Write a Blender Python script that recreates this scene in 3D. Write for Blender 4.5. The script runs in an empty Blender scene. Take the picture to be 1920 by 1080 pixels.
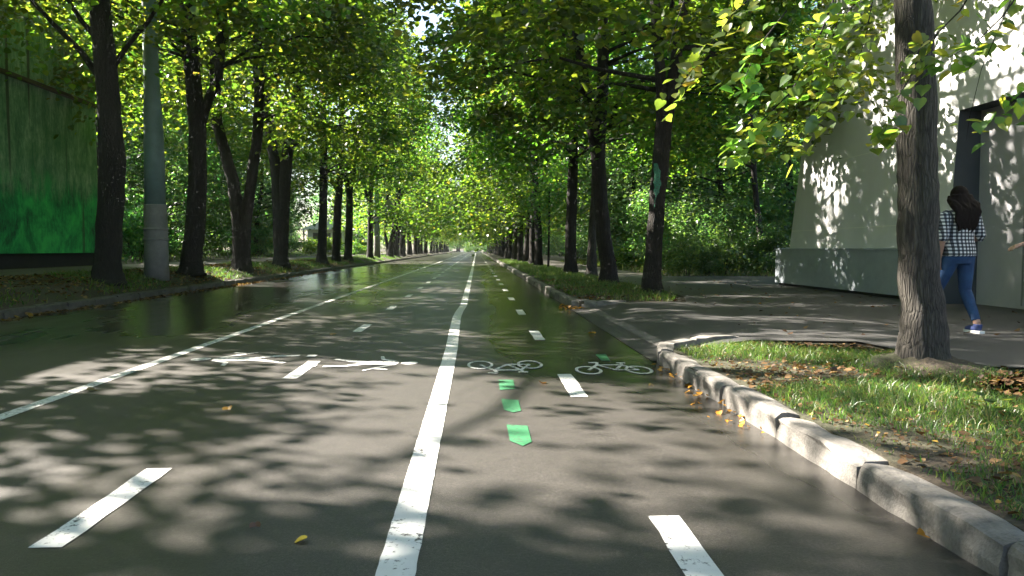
import bpy, math, random
import numpy as np
from mathutils import Vector, Matrix, Euler

R = math.radians
sc = bpy.context.scene
C = sc.collection

# ------------------------------------------------------------------ camera
F = 1450.0                       # focal length in photo pixels (1920 wide)
cam_d = bpy.data.cameras.new('camera')
cam = bpy.data.objects.new('camera', cam_d)
C.objects.link(cam)
cam.location = (0, 0, 1.1)
cam.rotation_euler = (R(90 - 2.88), 0, R(-2.64))
cam_d.sensor_width = 36
cam_d.lens = 36 * F / 1920
cam_d.clip_start = 0.05
cam_d.clip_end = 3000
sc.camera = cam
CR = cam.rotation_euler.to_matrix()

# ------------------------------------------------------------------ light
SUN_EL, SUN_AZ = 38.0, 61.0       # azimuth measured from +y towards -x
world = bpy.data.worlds.new("World")
sc.world = world
world.use_nodes = True
wn = world.node_tree
sky = wn.nodes.new('ShaderNodeTexSky')
sky.sky_type = 'NISHITA'
sky.sun_disc = False
sky.sun_elevation = R(SUN_EL)
sky.sun_rotation = R(-SUN_AZ)
sky.dust_density = 1.5
bg = wn.nodes['Background']
wn.links.new(sky.outputs[0], bg.inputs['Color'])
bg.inputs['Strength'].default_value = 0.05
sun_d = bpy.data.lights.new('sun', 'SUN')
sun = bpy.data.objects.new('sun', sun_d)
C.objects.link(sun)
sun_d.energy = 5.0
sun_d.angle = R(0.55)
sun_d.color = (1.0, 0.91, 0.8)
sv = Vector((-math.sin(R(SUN_AZ)) * math.cos(R(SUN_EL)), math.cos(R(SUN_AZ)) * math.cos(R(SUN_EL)), math.sin(R(SUN_EL))))
sun.rotation_euler = sv.to_track_quat('Z', 'Y').to_euler()
sc.view_settings.view_transform = 'Standard'
sc.view_settings.look = 'None'
sc.view_settings.gamma = 1
sc.view_settings.exposure = 2.95
sc.render.engine = 'CYCLES'
cy = sc.cycles
cy.max_bounces = 7
cy.diffuse_bounces = 3
cy.glossy_bounces = 3
cy.transmission_bounces = 4
cy.transparent_max_bounces = 4
cy.sample_clamp_indirect = 6
cy.caustics_reflective = False
cy.caustics_refractive = False
cy.use_denoising = True
cy.use_adaptive_sampling = True
cy.adaptive_threshold = 0.02

# ------------------------------------------------------------------ helpers
def ray(px, py):
    return CR @ Vector(((px - 960) / F, -(py - 540) / F, -1))

def at_y(px, py, y):
    d = ray(px, py)
    return Vector((0, 0, 1.1)) + d * (y / d.y)

def at_z(px, py, z=0.0):
    d = ray(px, py)
    return Vector((0, 0, 1.1)) + d * ((z - 1.1) / d.z)

class MB:
    """collects polygons for one mesh"""
    def __init__(self):
        self.v, self.f = [], []
    def add(self, vs, fs):
        n = len(self.v)
        self.v += [tuple(p) for p in vs]
        self.f += [tuple(i + n for i in f) for f in fs]
    def box(self, x0, x1, y0, y1, z0, z1):
        self.add([(x0, y0, z0), (x1, y0, z0), (x1, y1, z0), (x0, y1, z0), (x0, y0, z1), (x1, y0, z1), (x1, y1, z1), (x0, y1, z1)],
                 [(0, 3, 2, 1), (4, 5, 6, 7), (0, 1, 5, 4), (1, 2, 6, 5), (2, 3, 7, 6), (3, 0, 4, 7)])
    def quad(self, a, b, c, d):
        self.add([a, b, c, d], [(0, 1, 2, 3)])
    def sweep(self, pts, radii, n=10, rough=0.0, seed=0, flat=None):
        pts = [Vector(p) for p in pts]
        rnd = random.Random(seed)
        ph = [rnd.uniform(0, 6.28) for _ in range(4)]
        rings = []
        up = None
        for i, p in enumerate(pts):
            t = (pts[min(i + 1, len(pts) - 1)] - pts[max(i - 1, 0)])
            if t.length < 1e-9: t = Vector((0, 0, 1))
            t.normalize()
            if up is None:
                up = t.orthogonal().normalized()
                if abs(t.z) > .7: up = (Vector((1, 0, 0)) - t * t.x).normalized()
            else:
                up = (up - t * up.dot(t)).normalized()
            w = t.cross(up)
            r = radii[i]
            ring = []
            for k in range(n):
                a = 2 * math.pi * k / n
                rr = r * (1 + rough * (math.sin(3 * a + ph[0]) * .5 + math.sin(5 * a + ph[1] + p.z * 1.3) * .4 + math.sin(2 * a + ph[2] + p.z * .9) * .5))
                fx, fy = (1, 1) if flat is None else flat
                ring.append(p + up * (math.cos(a) * rr * fx) + w * (math.sin(a) * rr * fy))
            rings.append(ring)
        vs = [q for ring in rings for q in ring]
        fs = []
        for i in range(len(rings) - 1):
            for k in range(n):
                a, b = i * n + k, i * n + (k + 1) % n
                fs.append((a, b, b + n, a + n))
        fs.append(tuple(reversed(range(n))))
        fs.append(tuple(range((len(rings) - 1) * n, len(rings) * n)))
        self.add(vs, fs)
    def ellipsoid(self, c, rx, ry, rz, nu=14, nv=8, rot=None):
        c = Vector(c); vs = []
        for j in range(nv + 1):
            th = math.pi * j / nv
            for i in range(nu):
                a = 2 * math.pi * i / nu
                p = Vector((rx * math.sin(th) * math.cos(a), ry * math.sin(th) * math.sin(a), rz * math.cos(th)))
                if rot: p = rot @ p
                vs.append(c + p)
        fs = []
        for j in range(nv):
            for i in range(nu):
                a, b = j * nu + i, j * nu + (i + 1) % nu
                fs.append((a, a + nu, b + nu, b))
        self.add(vs, fs)
    def mesh(self, name, smooth=False):
        me = bpy.data.meshes.new(name)
        me.from_pydata(self.v, [], self.f)
        me.validate()
        if smooth: me.polygons.foreach_set('use_smooth', [True] * len(me.polygons))
        me.update()
        return me

def fast_mesh(name, V, nper, faces_per, smooth=False):
    """V: (N, nper, 3) leaf vertices; faces_per: faces of one leaf"""
    N = V.shape[0]
    me = bpy.data.meshes.new(name)
    me.vertices.add(N * nper)
    me.vertices.foreach_set('co', V.reshape(-1).astype(np.float32))
    tot = [len(f) for f in faces_per]
    flat = np.concatenate([np.array(f) for f in faces_per])
    idx = (np.arange(N)[:, None] * nper + flat[None, :]).reshape(-1)
    me.loops.add(len(idx))
    me.loops.foreach_set('vertex_index', idx.astype(np.int32))
    starts = np.concatenate([[0], np.cumsum(tot)[:-1]])
    ls = (np.arange(N)[:, None] * sum(tot) + starts[None, :]).reshape(-1)
    me.polygons.add(len(ls))
    me.polygons.foreach_set('loop_start', ls.astype(np.int32))
    me.update(calc_edges=True)
    return me

LEAF6 = (np.array([(0, 0), (.28, .46), (.72, .34), (1, 0), (.72, -.34), (.28, -.46)]), [(0, 3, 2, 1), (0, 5, 4, 3)])
LEAF12 = (np.array([(0, 0), (-.08, .2), (.06, .42), (.32, .5), (.62, .38), (.86, .16), (1.08, 0), (.86, -.16), (.62, -.38), (.32, -.5), (.06, -.42), (-.08, -.2)]),
          [(0, 6, 5, 4, 3, 2, 1), (0, 11, 10, 9, 8, 7, 6)])

def leaves(name, P, Nrm, D, S, shape=LEAF6, fold=.22):
    uv, faces = shape
    Nrm = Nrm / np.linalg.norm(Nrm, axis=1, keepdims=True)
    D = D - Nrm * (D * Nrm).sum(1, keepdims=True)
    D = D / (np.linalg.norm(D, axis=1, keepdims=True) + 1e-9)
    W = np.cross(Nrm, D)
    u = uv[:, 0][None, :, None]; v = uv[:, 1][None, :, None]
    h = (fold * np.abs(uv[:, 1]) - .12 * uv[:, 0] ** 2)[None, :, None]
    V = P[:, None, :] + S[:, None, None] * (u * D[:, None, :] + v * W[:, None, :] + h * Nrm[:, None, :])
    return fast_mesh(name, V, len(uv), faces)

def obj(name, me, mat=None, parent=None, loc=None, rot=None):
    o = bpy.data.objects.new(name, me)
    C.objects.link(o)
    if mat is not None and len(me.materials) == 0: me.materials.append(mat)
    if parent is not None: o.parent = parent
    if loc is not None: o.location = loc
    if rot is not None: o.rotation_euler = rot
    return o

def tag(o, label=None, cat=None, group=None, kind=None):
    if label: o['label'] = label
    if cat: o['category'] = cat
    if group: o['group'] = group
    if kind: o['kind'] = kind
    return o

def thing(name, loc, label, cat, group=None, rz=0):
    o = bpy.data.objects.new(name, None)
    o.empty_display_size = .2
    C.objects.link(o)
    o.location = loc
    o.rotation_euler = (0, 0, rz)
    return tag(o, label, cat, group)

def dup(root, loc, rz=0, s=1.0, label=None, group=None):
    r = root.copy(); C.objects.link(r)
    r.location = loc; r.rotation_euler = (0, 0, rz); r.scale = (s, s, s)
    if label: r['label'] = label
    if group: r['group'] = group
    for ch in list(root.children):
        c = ch.copy(); C.objects.link(c); c.parent = r
        for g in ch.children:
            d = g.copy(); C.objects.link(d); d.parent = c
    return r

# ------------------------------------------------------------------ materials
class NT:
    def __init__(self, name):
        self.m = bpy.data.materials.new(name)
        self.m.use_nodes = True
        self.t = self.m.node_tree
        self.b = self.t.nodes['Principled BSDF']
        self.out = self.t.nodes['Material Output']
    def n(self, typ, **kw):
        x = self.t.nodes.new('ShaderNode' + typ)
        for k, v in kw.items():
            if hasattr(x, k): setattr(x, k, v)
        return x
    def link(self, a, b): self.t.links.new(a, b)
    def coord(self, which='Object', scale=(1, 1, 1)):
        tc = self.n('TexCoord'); mp = self.n('Mapping')
        mp.inputs['Scale'].default_value = scale
        self.link(tc.outputs[which], mp.inputs['Vector'])
        return mp.outputs[0]
    def noise(self, vec, scale, detail=4, rough=.55, dist=0):
        x = self.n('TexNoise'); x.inputs['Scale'].default_value = scale
        x.inputs['Detail'].default_value = detail; x.inputs['Roughness'].default_value = rough
        x.inputs['Distortion'].default_value = dist
        self.link(vec, x.inputs['Vector'])
        return x.outputs['Fac']
    def ramp(self, fac, stops, interp='LINEAR'):
        x = self.n('ValToRGB'); cr = x.color_ramp; cr.interpolation = interp
        while len(cr.elements) < len(stops): cr.elements.new(.5)
        for e, (p, c) in zip(cr.elements, stops):
            e.position = p
            e.color = (c, c, c, 1) if isinstance(c, (int, float)) else (*c, 1)
        self.link(fac, x.inputs[0])
        return x.outputs[0]
    def mix(self, fac, a, b, blend='MIX'):
        x = self.n('MixRGB', blend_type=blend)
        for i, v in enumerate((fac, a, b)):
            if isinstance(v, (int, float)): x.inputs[i].default_value = v if i == 0 else (v, v, v, 1)
            elif isinstance(v, tuple): x.inputs[i].default_value = (*v, 1)
            else: self.link(v, x.inputs[i])
        return x.outputs[0]
    def math(self, op, a, b=0.0):
        x = self.n('Math', operation=op)
        for i, v in enumerate((a, b)):
            if isinstance(v, (int, float)): x.inputs[i].default_value = v
            else: self.link(v, x.inputs[i])
        return x.outputs[0]
    def bump(self, h, strength=.3, dist=.02):
        x = self.n('Bump'); x.inputs['Strength'].default_value = strength; x.inputs['Distance'].default_value = dist
        self.link(h, x.inputs['Height']); self.link(x.outputs[0], self.b.inputs['Normal'])
    def col(self, v):
        if isinstance(v, tuple): self.b.inputs['Base Color'].default_value = (*v, 1)
        else: self.link(v, self.b.inputs['Base Color'])
    def rough(self, v):
        if isinstance(v, (int, float)): self.b.inputs['Roughness'].default_value = v
        else: self.link(v, self.b.inputs['Roughness'])
    def set(self, k, v): self.b.inputs[k].default_value = v

def leaf_mat(name, stops, tstops, trans=.45, gloss=.05, k=1.0):
    stops = [(p, tuple(v * k for v in c)) for p, c in stops]
    tstops = [(p, tuple(v * k for v in c)) for p, c in tstops]
    t = NT(name)
    t.t.nodes.remove(t.b)
    g = t.n('NewGeometry'); oi = t.n('ObjectInfo')
    c = t.ramp(g.outputs['Random Per Island'], stops)
    tc = t.ramp(g.outputs['Random Per Island'], tstops)
    hs = t.n('HueSaturation'); ht = t.n('HueSaturation')
    hue = t.math('ADD', t.math('MULTIPLY', oi.outputs['Random'], .05), .478)
    val = t.math('ADD', t.math('MULTIPLY', oi.outputs['Random'], .35), .82)
    for h, src in ((hs, c), (ht, tc)):
        t.link(hue, h.inputs['Hue']); t.link(val, h.inputs['Value']); t.link(src, h.inputs['Color'])
    d = t.n('BsdfDiffuse'); tr = t.n('BsdfTranslucent'); gl = t.n('BsdfGlossy')
    gl.inputs['Roughness'].default_value = .38
    t.link(hs.outputs[0], d.inputs['Color']); t.link(ht.outputs[0], tr.inputs['Color'])
    m1 = t.n('MixShader'); m1.inputs[0].default_value = trans
    t.link(d.outputs[0], m1.inputs[1]); t.link(tr.outputs[0], m1.inputs[2])
    m2 = t.n('MixShader'); m2.inputs[0].default_value = gloss
    t.link(m1.outputs[0], m2.inputs[1]); t.link(gl.outputs[0], m2.inputs[2])
    t.link(m2.outputs[0], t.out.inputs['Surface'])
    return t.m

M = {}
M['leaf'] = leaf_mat('lime_leaf', [(0, (.018, .05, .013)), (.5, (.03, .075, .016)), (.9, (.05, .095, .018)), (1, (.08, .11, .02))],
                     [(0, (.11, .27, .02)), (.6, (.24, .42, .025)), (.95, (.42, .54, .04)), (1, (.54, .48, .05))], trans=.5)
M['leaf_deep'] = leaf_mat('forest_leaf', [(0, (.03, .075, .032)), (.6, (.045, .105, .035)), (1, (.075, .12, .03))],
                          [(0, (.1, .27, .06)), (.7, (.2, .4, .06)), (1, (.3, .46, .06))], trans=.5)
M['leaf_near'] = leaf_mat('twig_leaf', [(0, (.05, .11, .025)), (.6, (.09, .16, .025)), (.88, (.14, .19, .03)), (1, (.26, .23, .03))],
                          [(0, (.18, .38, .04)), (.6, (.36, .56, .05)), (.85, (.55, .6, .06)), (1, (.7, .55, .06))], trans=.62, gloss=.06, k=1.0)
M['grass'] = leaf_mat('grass_blade', [(0, (.03, .07, .015)), (.55, (.06, .105, .02)), (.8, (.12, .13, .035)), (1, (.2, .17, .07))],
                      [(0, (.08, .25, .03)), (1, (.28, .36, .06))], trans=.4, gloss=.04, k=1.1)
M['litter'] = leaf_mat('dead_leaf', [(0, (.06, .035, .02)), (.45, (.13, .075, .038)), (.75, (.24, .15, .075)), (.92, (.36, .24, .12)), (1, (.5, .32, .05))],
                       [(0, (.1, .05, .02)), (1, (.5, .3, .05))], trans=.2, gloss=.04, k=.8)
M['yellow_leaf'] = leaf_mat('yellow_fallen_leaf', [(0, (.5, .27, .03)), (1, (.6, .38, .05))], [(0, (.5, .3, .03)), (1, (.6, .4, .05))], trans=.2)

def bark(name, c0, c1, c2):
    t = NT(name)
    v = t.coord('Object', (1, 1, .13))
    n1 = t.noise(v, 26, 7, .7, .9)
    n2 = t.noise(t.coord('Object'), 1.6, 3)
    vo = t.n('TexVoronoi', feature='DISTANCE_TO_EDGE'); vo.inputs['Scale'].default_value = 1.0
    dv = t.n('MixRGB'); dv.inputs[0].default_value = .06
    nz = t.n('TexNoise'); nz.inputs['Scale'].default_value = 3.0; t.link(t.coord('Object'), nz.inputs['Vector'])
    t.link(t.coord('Object', (1, 1, 1)), dv.inputs[1]); t.link(nz.outputs['Color'], dv.inputs[2])
    mp2 = t.n('Mapping'); mp2.inputs['Scale'].default_value = (44, 44, 5.5); t.link(dv.outputs[0], mp2.inputs['Vector'])
    t.link(mp2.outputs[0], vo.inputs['Vector'])
    fis = t.ramp(vo.outputs['Distance'], [(.0, 0.0), (.22, 1.0)])
    c = t.mix(t.math('ADD', t.math('MULTIPLY', fis, .5), .5), c0, t.ramp(n1, [(.25, c0), (.45, c1), (.7, c2)]))
    moss = t.ramp(n2, [(.5, 0.0), (.72, .35)])
    t.col(t.mix(moss, c, tuple((.02, .028, .012) if k else (.05, .055, .028) for k in [name == 'dark_bark'])[0]))
    t.rough(.92); t.bump(t.math('ADD', n1, t.math('MULTIPLY', fis, .4)), 1.0, .035)
    return t.m
M['bark'] = bark('dark_bark', (.006, .005, .004), (.017, .0135, .011), (.04, .034, .028))
M['bark_grey'] = bark('grey_bark', (.011, .0095, .008), (.05, .044, .037), (.125, .112, .094))

def road_mat():
    t = NT('wet_asphalt')
    v = t.coord('Object')
    big = t.noise(t.coord('Object', (1, .28, 1)), .55, 4, .6)
    fine = t.math('ADD', t.math('MULTIPLY', t.noise(v, 170, 3, .7), .6), t.math('MULTIPLY', t.noise(v, 62, 3, .75), .4))
    mid = t.noise(v, 9, 4, .6)
    c = t.ramp(fine, [(.36, (.017, .0155, .014)), (.5, (.046, .042, .038)), (.64, (.128, .118, .106))])
    c2 = t.mix(t.ramp(mid, [(.35, 0.0), (.7, .5)]), c, (.03, .028, .0255))
    sp = t.n('SeparateXYZ'); t.link(v, sp.inputs[0])
    def band(sock, a, b, c_, d):
        r1 = t.n('MapRange'); r1.inputs[1].default_value = a; r1.inputs[2].default_value = b; r1.clamp = True
        t.link(sock, r1.inputs[0])
        r2 = t.n('MapRange'); r2.inputs[1].default_value = c_; r2.inputs[2].default_value = d; r2.inputs[3].default_value = 1; r2.inputs[4].default_value = 0
        t.link(sock, r2.inputs[0])
        return t.math('MULTIPLY', r1.outputs[0], r2.outputs[0])
    right = t.math('MULTIPLY', band(sp.outputs[0], .0, .5, 1.75, 1.9), band(sp.outputs[1], 5.0, 8.5, 30, 60))
    left = t.math('MULTIPLY', t.math('MULTIPLY', band(sp.outputs[0], -8, -7.5, -5.0, -.5), band(sp.outputs[1], 6, 16, 45, 90)), .8)
    gut = t.math('MULTIPLY', band(sp.outputs[0], .9, 1.6, 1.75, 1.9), .6)
    wet = t.math('ADD', t.math('ADD', t.math('MAXIMUM', right, left), gut), t.math('MULTIPLY', t.math('SUBTRACT', big, .5), 2.6))
    wetc = t.ramp(wet, [(.05, 0.0), (.75, 1.0)])
    t.col(t.mix(wetc, c2, t.mix(.35, c2, (.02, .021, .019))))
    t.rough(t.ramp(wetc, [(0, .46), (.45, .33), (1, .2)]))
    t.b.inputs['Specular IOR Level'].default_value = .5
    b = t.n('Bump'); b.inputs['Distance'].default_value = .006
    t.link(t.ramp(wetc, [(0, .55), (.6, .3), (1, .14)]), b.inputs['Strength'])
    t.link(t.math('ADD', fine, t.math('MULTIPLY', mid, .6)), b.inputs['Height'])
    t.link(b.outputs[0], t.b.inputs['Normal'])
    return t.m
M['road'] = road_mat()

def asphalt(name, lo, hi, tint, rough=.75):
    t = NT(name)
    v = t.coord('Object')
    f = t.noise(v, 140, 3, .7); m = t.noise(v, 1.3, 5, .6)
    c = t.ramp(f, [(.3, tuple(lo * k for k in tint)), (.75, tuple(hi * k for k in tint))])
    c = t.mix(t.ramp(m, [(.35, 0.0), (.7, .6)]), c, tuple(lo * .8 * k for k in tint))
    t.col(c); t.rough(rough); t.bump(f, .4, .005)
    return t.m
M['drive'] = asphalt('driveway_asphalt', .03, .085, (1, .98, .97), .62)
M['path'] = asphalt('path_asphalt', .1, .2, (1.0, .9, .82), .85)

def concrete(name, c, var=.3, scale=3, rough=.85, bump=.3):
    t = NT(name)
    v = t.coord('Object')
    a = t.noise(v, scale, 6, .65); f = t.noise(v, 70, 3, .6)
    d = tuple(k * (1 - var) for k in c); u = tuple(min(1, k * (1 + var * .6)) for k in c)
    cc = t.ramp(a, [(.3, d), (.7, u)])
    t.col(t.mix(.25, cc, t.ramp(f, [(.3, d), (.7, u)])))
    t.rough(rough); t.bump(t.math('ADD', f, t.math('MULTIPLY', a, 1.5)), bump, .01)
    return t.m
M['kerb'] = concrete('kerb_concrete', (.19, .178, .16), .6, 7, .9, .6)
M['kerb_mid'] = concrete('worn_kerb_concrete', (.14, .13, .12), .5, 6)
M['kerb_dark'] = concrete('dark_kerb_concrete', (.09, .085, .075), .5, 4)  # darker concrete tone for the left kerb
M['pole_up'] = concrete('painted_pole', (.145, .225, .22), .35, 2, .55, .15)
M['pole_low'] = concrete('bare_pole_base', (.2, .195, .19), .35, 3, .8, .2)
M['metal_grey'] = concrete('grey_metal', (.22, .23, .235), .15, 4, .5, .05)

def paint_mat(name, c, worn):
    t = NT(name)
    v = t.coord('Object')
    n1 = t.noise(v, 38, 5, .7); n2 = t.noise(v, 3.2, 4, .6)
    w = t.math('ADD', n1, t.math('MULTIPLY', n2, .55))
    k = t.ramp(w, [(worn - .05, 1.0), (worn + .05, 0.0)])
    dirt = t.ramp(n2, [(.3, .75), (.7, 1.0)])
    t.col(t.mix(k, (.05, .05, .047), t.mix(1.0, c, dirt, 'MULTIPLY')))
    t.rough(.5); t.bump(n1, .15, .003)
    return t.m
M['paint'] = paint_mat('white_road_paint', (.76, .76, .73), .9)
M['paint_worn'] = paint_mat('worn_white_road_paint', (.72, .72, .69), .84)
M['paint_green'] = paint_mat('green_road_paint', (.035, .17, .075), .9)

def ground_mat():
    t = NT('earth')
    v = t.coord('Object')
    n1 = t.noise(v, 1.2, 5, .6); n2 = t.noise(v, 26, 4, .65)
    c = t.ramp(n2, [(.3, (.03, .023, .015)), (.55, (.06, .046, .03)), (.8, (.11, .085, .05))])
    t.col(t.mix(t.ramp(n1, [(.42, 0.0), (.62, .75)]), c, (.03, .042, .015)))
    t.rough(.95); t.bump(n2, .8, .03)
    return t.m
M['ground'] = ground_mat()

def tower_mat():
    t = NT('tower_render')
    v = t.coord('Object')
    sp = t.n('SeparateXYZ'); t.link(v, sp.inputs[0])
    n1 = t.noise(t.coord('Object', (1, 1, .25)), 1.1, 5, .6); f = t.noise(v, 60, 3)
    beige = t.ramp(n1, [(.3, (.64, .53, .41)), (.7, (.72, .61, .475))])
    grey = t.ramp(n1, [(.3, (.57, .57, .575)), (.7, (.67, .67, .675))])
    side = t.ramp(t.math('MULTIPLY', sp.outputs[1], .05), [(.69, 0.0), (.7, 1.0)])
    c = t.mix(side, grey, beige)
    seam = t.math('LESS_THAN', t.math('FRACT', t.math('DIVIDE', t.math('ADD', sp.outputs[2], .15), 1.55)), .011)
    t.col(t.mix(seam, c, (.75, .74, .7)))
    t.rough(.7); t.bump(t.math('ADD', f, t.math('MULTIPLY', seam, 2)), .15, .01)
    return t.m
M['tower'] = tower_mat()
M['plinth'] = concrete('plinth_paint', (.31, .35, .385), .22, 1.5, .6, .1)
M['door'] = concrete('door_paint', (.4, .4, .42), .18, 1.2, .55, .08)
M['reveal'] = concrete('shaded_reveal', (.07, .08, .095), .2, 1.5, .6, .1)  # shade on the reveal sides and soffit put into a darker colour
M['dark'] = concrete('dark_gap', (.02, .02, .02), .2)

def mural_mat():
    t = NT('forest_mural')
    v = t.coord('Object')
    sp = t.n('SeparateXYZ'); t.link(v, sp.inputs[0])
    streak = t.noise(t.coord('Object', (1, 1.3, .28)), 2.2, 6, .75)
    fine = t.noise(t.coord('Object', (1, 2, .8)), 5, 6, .8)
    blot = t.noise(v, 1.1, 4, .6, .5)
    trunk = t.noise(t.coord('Object', (1, 1, .03)), 1.3, 3, .5)
    upper = t.ramp(t.math('ADD', t.math('MULTIPLY', streak, .55), t.math('MULTIPLY', fine, .45)), [(.36, (.03, .1, .05)), (.47, (.12, .28, .15)), (.56, (.3, .46, .28)), (.68, (.5, .6, .42))])
    upper = t.mix(t.ramp(blot, [(.4, 0.0), (.7, .7)]), upper, (.04, .19, .07))
    lower = t.ramp(t.math('ADD', t.math('MULTIPLY', blot, .6), t.math('MULTIPLY', fine, .4)), [(.36, (.006, .06, .03)), (.48, (.015, .3, .08)), (.6, (.05, .6, .14))])
    edge = t.math('ADD', sp.outputs[2], t.math('MULTIPLY', streak, 1.6))
    lo = t.ramp(t.math('MULTIPLY', edge, .1), [(.27, 1.0), (.36, 0.0)])
    c = t.mix(lo, upper, lower)
    c = t.mix(t.ramp(trunk, [(.40, .9), (.43, 0.0)]), c, (.035, .05, .035))
    t.col(c); t.rough(.8); t.bump(fine, .12, .01)
    return t.m
M['mural'] = mural_mat()

def plain(name, c, rough=.7):
    t = NT(name)
    v = t.coord('Object'); n = t.noise(v, 12, 4)
    t.col(t.ramp(n, [(.3, tuple(k * .85 for k in c)), (.7, tuple(min(1, k * 1.1) for k in c))]))
    t.rough(rough)
    return t.m
M['white_wall'] = plain('white_wall_paint', (.7, .69, .65))
M['pale_roof'] = plain('pale_sheet_roof', (.55, .53, .48))
M['dark_wood'] = plain('dark_wood', (.06, .045, .035))
M['red_wood'] = plain('red_slat_paint', (.36, .1, .06), .5)
M['iron'] = plain('black_iron', (.02, .02, .022), .5)
M['green_paint'] = paint_mat('green_spray_paint', (.045, .24, .14), .82)
M['skin'] = plain('skin', (.42, .25, .18), .5)
M['hair'] = plain('dark_brown_hair', (.007, .004, .003), .75)
M['hair'].node_tree.nodes['Principled BSDF'].inputs['Specular IOR Level'].default_value = .15
def denim():
    t = NT('blue_denim'); v = t.coord('Object')
    n = t.noise(v, 9, 4); f = t.noise(v, 220, 2)
    c = t.ramp(n, [(.3, (.008, .025, .075)), (.7, (.025, .075, .18))])
    t.col(t.mix(.3, c, t.ramp(f, [(.3, (.01, .03, .09)), (.7, (.06, .13, .27))]))); t.rough(.9); t.bump(n, .3, .01)
    return t.m
M['denim'] = denim()
def gingham():
    t = NT('black_white_check')
    sp = t.n('SeparateXYZ'); tc = t.n('TexCoord'); t.link(tc.outputs['Object'], sp.inputs[0])
    def st(s): return t.math('LESS_THAN', t.math('FRACT', t.math('MULTIPLY', s, 1 / .04)), .5)
    ang = t.math('ADD', sp.outputs[0], t.math('MULTIPLY', sp.outputs[1], .1))
    s = t.math('MULTIPLY', t.math('ADD', st(ang), st(sp.outputs[2])), .5)
    t.col(t.ramp(s, [(0, .7), (.4, (.1, .11, .13)), (.9, (.015, .016, .02))], 'CONSTANT')); t.rough(.85)
    return t.m
M['check'] = gingham()
M['shoe'] = plain('blue_shoe_cloth', (.03, .05, .16), .8)
M['sole'] = plain('white_rubber', (.72, .73, .72), .6)
M['tshirt'] = plain('dark_red_cotton', (.12, .03, .03), .9)

# ------------------------------------------------------------------ terrain
KL, KR = -7.39, 1.72             # kerb faces
def gz(x, y=0):
    """ground height"""
    if x < -7.5:
        pts = [(-400, .9), (-40, .85), (-16, .68), (-12.4, .56), (-10.3, .5), (-9.2, .47), (-8.3, .38), (-7.5, .13)]
        for (a, za), (b, zb) in zip(pts, pts[1:]):
            if a <= x <= b: return za + (zb - za) * (x - a) / (b - a)
    if x > 1.8: return .15
    return 0.0

prof = [(-400, .9), (-40, .85), (-16, .68), (-12.4, .56), (-10.3, .5), (-9.2, .47), (-8.3, .38), (-7.52, .13), (-7.46, -.03), (3.0, -.03), (3.06, .13), (7, .13), (40, .13), (400, .2)]
ys = [-80, -30, -10, 0, 10, 20, 30, 45, 60, 90, 130, 200, 300, 420, 700]
g = MB(); rr = random.Random(3)
for j, y in enumerate(ys):
    for i, (x, z) in enumerate(prof):
        g.v.append((x, y, z))
nx = len(prof)
for j in range(len(ys) - 1):
    for i in range(nx - 1):
        a = j * nx + i
        g.f.append((a, a + 1, a + 1 + nx, a + nx))
tag(obj('ground', g.mesh('ground'), M['ground']), kind='structure')

road = MB()
road.quad((KL - .05, -40, 0), (KR + .02, -40, 0), (KR + .02, 420, 0), (KL - .05, 420, 0))
road = tag(obj('road', road.mesh('road'), M['road']), kind='structure')

# paved area in front of the tower, with the ramp of the drop kerb
pv = MB()
def ramp_z(x, y):
    f = min(1, max(0, (x - KR) / 1.1)); f = f * f * (3 - 2 * f)
    return .006 + .148 * f
xs = [KR + .0, 1.9, 2.05, 2.2, 2.4, 2.6, 2.85]
yy = [7.45, 7.9, 8.5, 9.5, 10.5, 11.5, 12.5, 13.3, 14.0]
def yedge(x, y):      # flare of the kerb returns
    f = min(1, max(0, (x - KR) / 1.1))
    if y == yy[0]: return y + .45 * f
    if y == yy[-1]: return y - .35 * f
    return y
b = len(pv.v)
for y in yy:
    for x in xs: pv.v.append((x, yedge(x, y), ramp_z(x, y)))
for j in range(len(yy) - 1):
    for i in range(len(xs) - 1):
        a = b + j * len(xs) + i
        pv.f.append((a, a + 1, a + 1 + len(xs), a + len(xs)))
pv.add([(2.85, 7.9, .154), (3.9, 7.72, .154), (3.98, 7.0, .154), (3.95, 6.1, .154), (4.3, 5.95, .154), (8.6, 5.9, .154), (8.6, 13.65, .154), (2.85, 13.65, .154)], [tuple(range(8))])
pv.add([(3.75, 13.65, .154), (8.6, 13.65, .154), (8.6, 26.6, .154), (6.4, 26.8, .154), (4.6, 26.8, .154), (4.4, 17.5, .154), (4.1, 15), ] [:0] or
       [(3.75, 13.65, .154), (8.6, 13.65, .154), (12, 20.5, .154), (12.5, 25.5, .154), (8.6, 26.8, .154), (4.2, 26.8, .154), (4.3, 18.0, .154), (4.15, 15.3, .154)], [tuple(range(8))])
tag(obj('pavement', pv.mesh('driveway'), M['drive']), kind='structure')
pt = MB()
pt.quad((4.2, 26.8, .15), (6.5, 26.8, .15), (6.1, 220, .15), (3.9, 220, .15))
tag(obj('path', pt.mesh('path'), M['path']), kind='structure')
ft = MB()
for a, b_ in zip(ys[:-1], ys[1:]):
    ft.quad((-12.3, a, .565), (-10.3, a, .506), (-10.3, b_, .506), (-12.3, b_, .565))
tag(obj('footpath', ft.mesh('footpath'), M['path']), kind='structure')

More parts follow.
